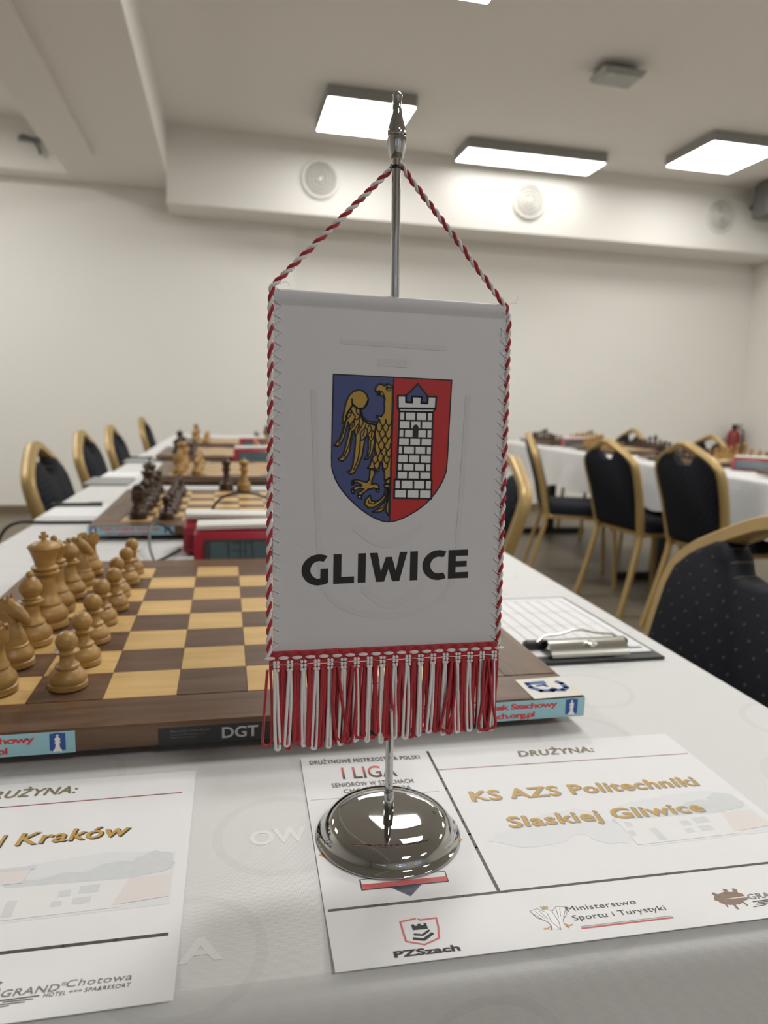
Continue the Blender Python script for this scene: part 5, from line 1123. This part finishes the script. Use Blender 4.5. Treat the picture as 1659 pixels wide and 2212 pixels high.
# twisted red and white cord round the edges and up to the pole
cord_red = plain('cord_red', (172, 24, 38), 0.7, var=0.12, vscale=900, bump=0.4, bscale=2500, sheen=0.3)
cord_white = plain('cord_white', (228, 222, 222), 0.7, var=0.06, vscale=900, bump=0.4, bscale=2500, sheen=0.3)
path = [(-66.6, -99, 0.3), (-67.0, -60, 0.3), (-66.8, 20, 0.3), (-66.8, 90, 0.2), (-66.2, 97.5, 0.2), (-64.5, 99.8, 0.0), (-33, 132.6, -1.0), (-5.5, 161.5, -1.5), (-1.8, 165.2, -0.2), (0.4, 166.0, 0.6), (2.6, 164.6, 0.2), (6, 161.0, -1.5), (33, 131.0, -1.0), (60.0, 99.6, 0.0), (63.6, 96.0, -0.2), (65.8, 88, -0.4), (66.0, 20, 0.0), (65.8, -60, 0.0), (65.6, -99, 0.2)]
P = [Vector(q)/1000 for q in path]
def resample(P, step):
    out = [P[0]]; acc = 0.0
    for i in range(len(P)-1):
        a, b = P[i], P[i+1]; L = (b-a).length; d = step-acc
        while d <= L: out.append(a+(b-a)*(d/L)); d += step
        acc = L-(d-step)
    return out
R = resample(P, 0.0009)
def strand(ph, mat):
    pts = []; s = 0.0
    for i, p in enumerate(R):
        t = (R[min(i+1, len(R)-1)]-R[max(i-1, 0)]).normalized()
        a = t.cross(Vector((0, 0, 1))).normalized(); b = t.cross(a)
        th = 2*PI*(i*0.0009)/0.0098+ph
        pts.append(p + a*(0.0008*math.cos(th)) + b*(0.0008*math.sin(th)))
    return MB().tube(pts, 0.00096, 7).obj('cord_strand', mat, pen_root)
strand(0, cord_red)['label'] = 'red strand of the twisted cord'; strand(PI, cord_white)['label'] = 'white strand of the twisted cord'
# zigzag stitching down both sides
thread = plain('thread', (246, 245, 246), 0.6, var=0.02)
for sx in (-1, 1):
    pts = []; n = 28
    for k in range(2*n+1):
        y = -95+(97 if sx < 0 else 91)*2*k/(2*n)-0.0
        x = (-66.4 if k % 2 == 0 else -60.9) if sx < 0 else (65.6 if k % 2 == 0 else 61.2)
        pts.append((x/1000, y/1000, 0.0011 if k % 2 == 0 else 0.00028))
    MB().tube(pts, 0.00022, 5).obj('zigzag_stitching', thread, pen_root)
# loose thread ends
rnd = random.Random(4)
for (x, y) in ((-62, 99), (64, 97), (66, 98), (63, 86), (61.5, 82), (-60, -93), (-58, -96), (67, 92)):
    pts = [(x, y, 0.6)]; a = rnd.uniform(0, 6.28)
    for k in range(5):
        a += rnd.uniform(-0.9, 0.9); pts.append((pts[-1][0]+1.3*math.cos(a), pts[-1][1]+1.3*math.sin(a), 0.6+0.3*k))
    MB().tube([tuple(v/1000 for v in q) for q in pts], 0.00010, 4).obj('thread_end', thread, pen_root)
# fringe: red braid with white ovals, white knots and looped cords
NB = 18; XS = [-63.0+126.0*k/(NB-1) for k in range(NB)]
MB().tube([(x/1000, (-97.6-0.0*x)/1000, 0.0004) for x in [-67, -30, 0, 30, 66.5]], 0.0016, 8, flat=(0.0021, 0.0013)).obj('braid', cord_red, pen_root)
m = MB().bbox(-0.0667, 0.0662, -0.1058, -0.0972, -0.0006, 0.0012, 0.0004); m.obj('braid_band', cord_red, pen_root, smooth=False)
oval = MB().sphere((0, 0, 0), 0.0029, 12, 6, (1.0, 0.36, 0.5)).mesh('white_oval', cord_white)
hump = MB().sphere((0, 0, 0), 0.0030, 12, 6, (1.0, 0.40, 0.5)).mesh('red_loop_top', cord_red)
knot = MB().sphere((0, 0, 0), 0.0012, 8, 5, (0.8, 0.9, 0.7)).mesh('knot', cord_white)
for k in range(NB+1):
    x = -66.4+132.4*k/NB
    link('white_oval', oval, pen_root, (x/1000, -0.0992, 0.0014))
    if k < NB: link('red_loop_top', hump, pen_root, ((x+3.6)/1000, -0.0966, 0.0012))
for x in XS:
    for dx in (-0.95, 0.95):
        for y in (-101.6, -103.9, -106.0): link('knot', knot, pen_root, ((x+dx)/1000, y/1000, 0.0014))
pts = []
for k in range(60): pts.append(((-66.5+133*k/59)/1000, -0.1028+0.00025*math.sin(k*1.3), 0.0019))
MB().tube(pts, 0.00018, 5).obj('running_stitch', thread, pen_root)
def loop(x, w_, length, z, mat, r, sway, label=None, tw=0.0):
    """a hanging cord loop: down, round and back up"""
    pts = []; n = 9; y0 = -105.5
    for k in range(n+1):
        f = k/n; pts.append((x-w_*(0.35+0.65*math.sin(f*PI*0.5))+sway*f*f+tw*math.sin(f*PI), y0-(length-w_)*f, z+0.5*math.sin(f*3+x)))
    for k in range(1, 6):
        a = PI+PI*k/6; pts.append((x+sway+w_*math.cos(a), y0-(length-w_)+w_*math.sin(a), z+0.5*math.sin(3+x)))
    for k in range(n, -1, -1):
        f = k/n; pts.append((x+w_*(0.35+0.65*math.sin(f*PI*0.5))+sway*f*f-tw*math.sin(f*PI), y0-(length-w_)*f, z-0.4+0.5*math.sin(f*3+x)))
    return MB().tube([tuple(v/1000 for v in q) for q in pts], r/1000, 6).obj('fringe_loop', mat, pen_root)
rnd = random.Random(11)
for i, x in enumerate(XS):
    ln = 45.5-3.0*(i/NB)+rnd.uniform(-1.6, 1.6)
    loop(x, rnd.uniform(0.9, 1.4), ln, 1.0, cord_white, 0.92, rnd.uniform(-1.4, 1.4), tw=rnd.uniform(-0.3, 0.3))
    xr = x+3.7
    for j, dx in enumerate((-1.9, 0.0, 1.7)):
        if xr+dx > 66: continue
        loop(xr+dx, rnd.uniform(0.9, 1.9) if rnd.random() < 0.8 else 2.9, ln+rnd.uniform(-5, 0.5), (-0.7, 0.6, -0.2)[j], cord_red, 1.0, rnd.uniform(-1.6, 1.6), tw=rnd.uniform(-0.4, 0.4))
    loop(x+0.6, 1.3, ln+rnd.uniform(-7, -3), -2.0, cord_red if i % 3 else cord_white, 0.9, rnd.uniform(-1.5, 1.5))
for xx, ww, ll, sw in ((-30, 3.2, 42, 3.5), (-20, 2.6, 44, -3.0), (38, 2.8, 41, -4.0), (58, 3.4, 42, 4.2), (61, 3.0, 42, -4.0)): loop(xx, ww, ll, 2.4, cord_red, 0.9, sw)
loop(-66.8, 2.4, 43, 0.8, cord_red, 0.80, -0.8); loop(65.2, 1.2, 41, 0.6, cord_red, 0.80, -3.0)
bpy.context.view_layer.update()
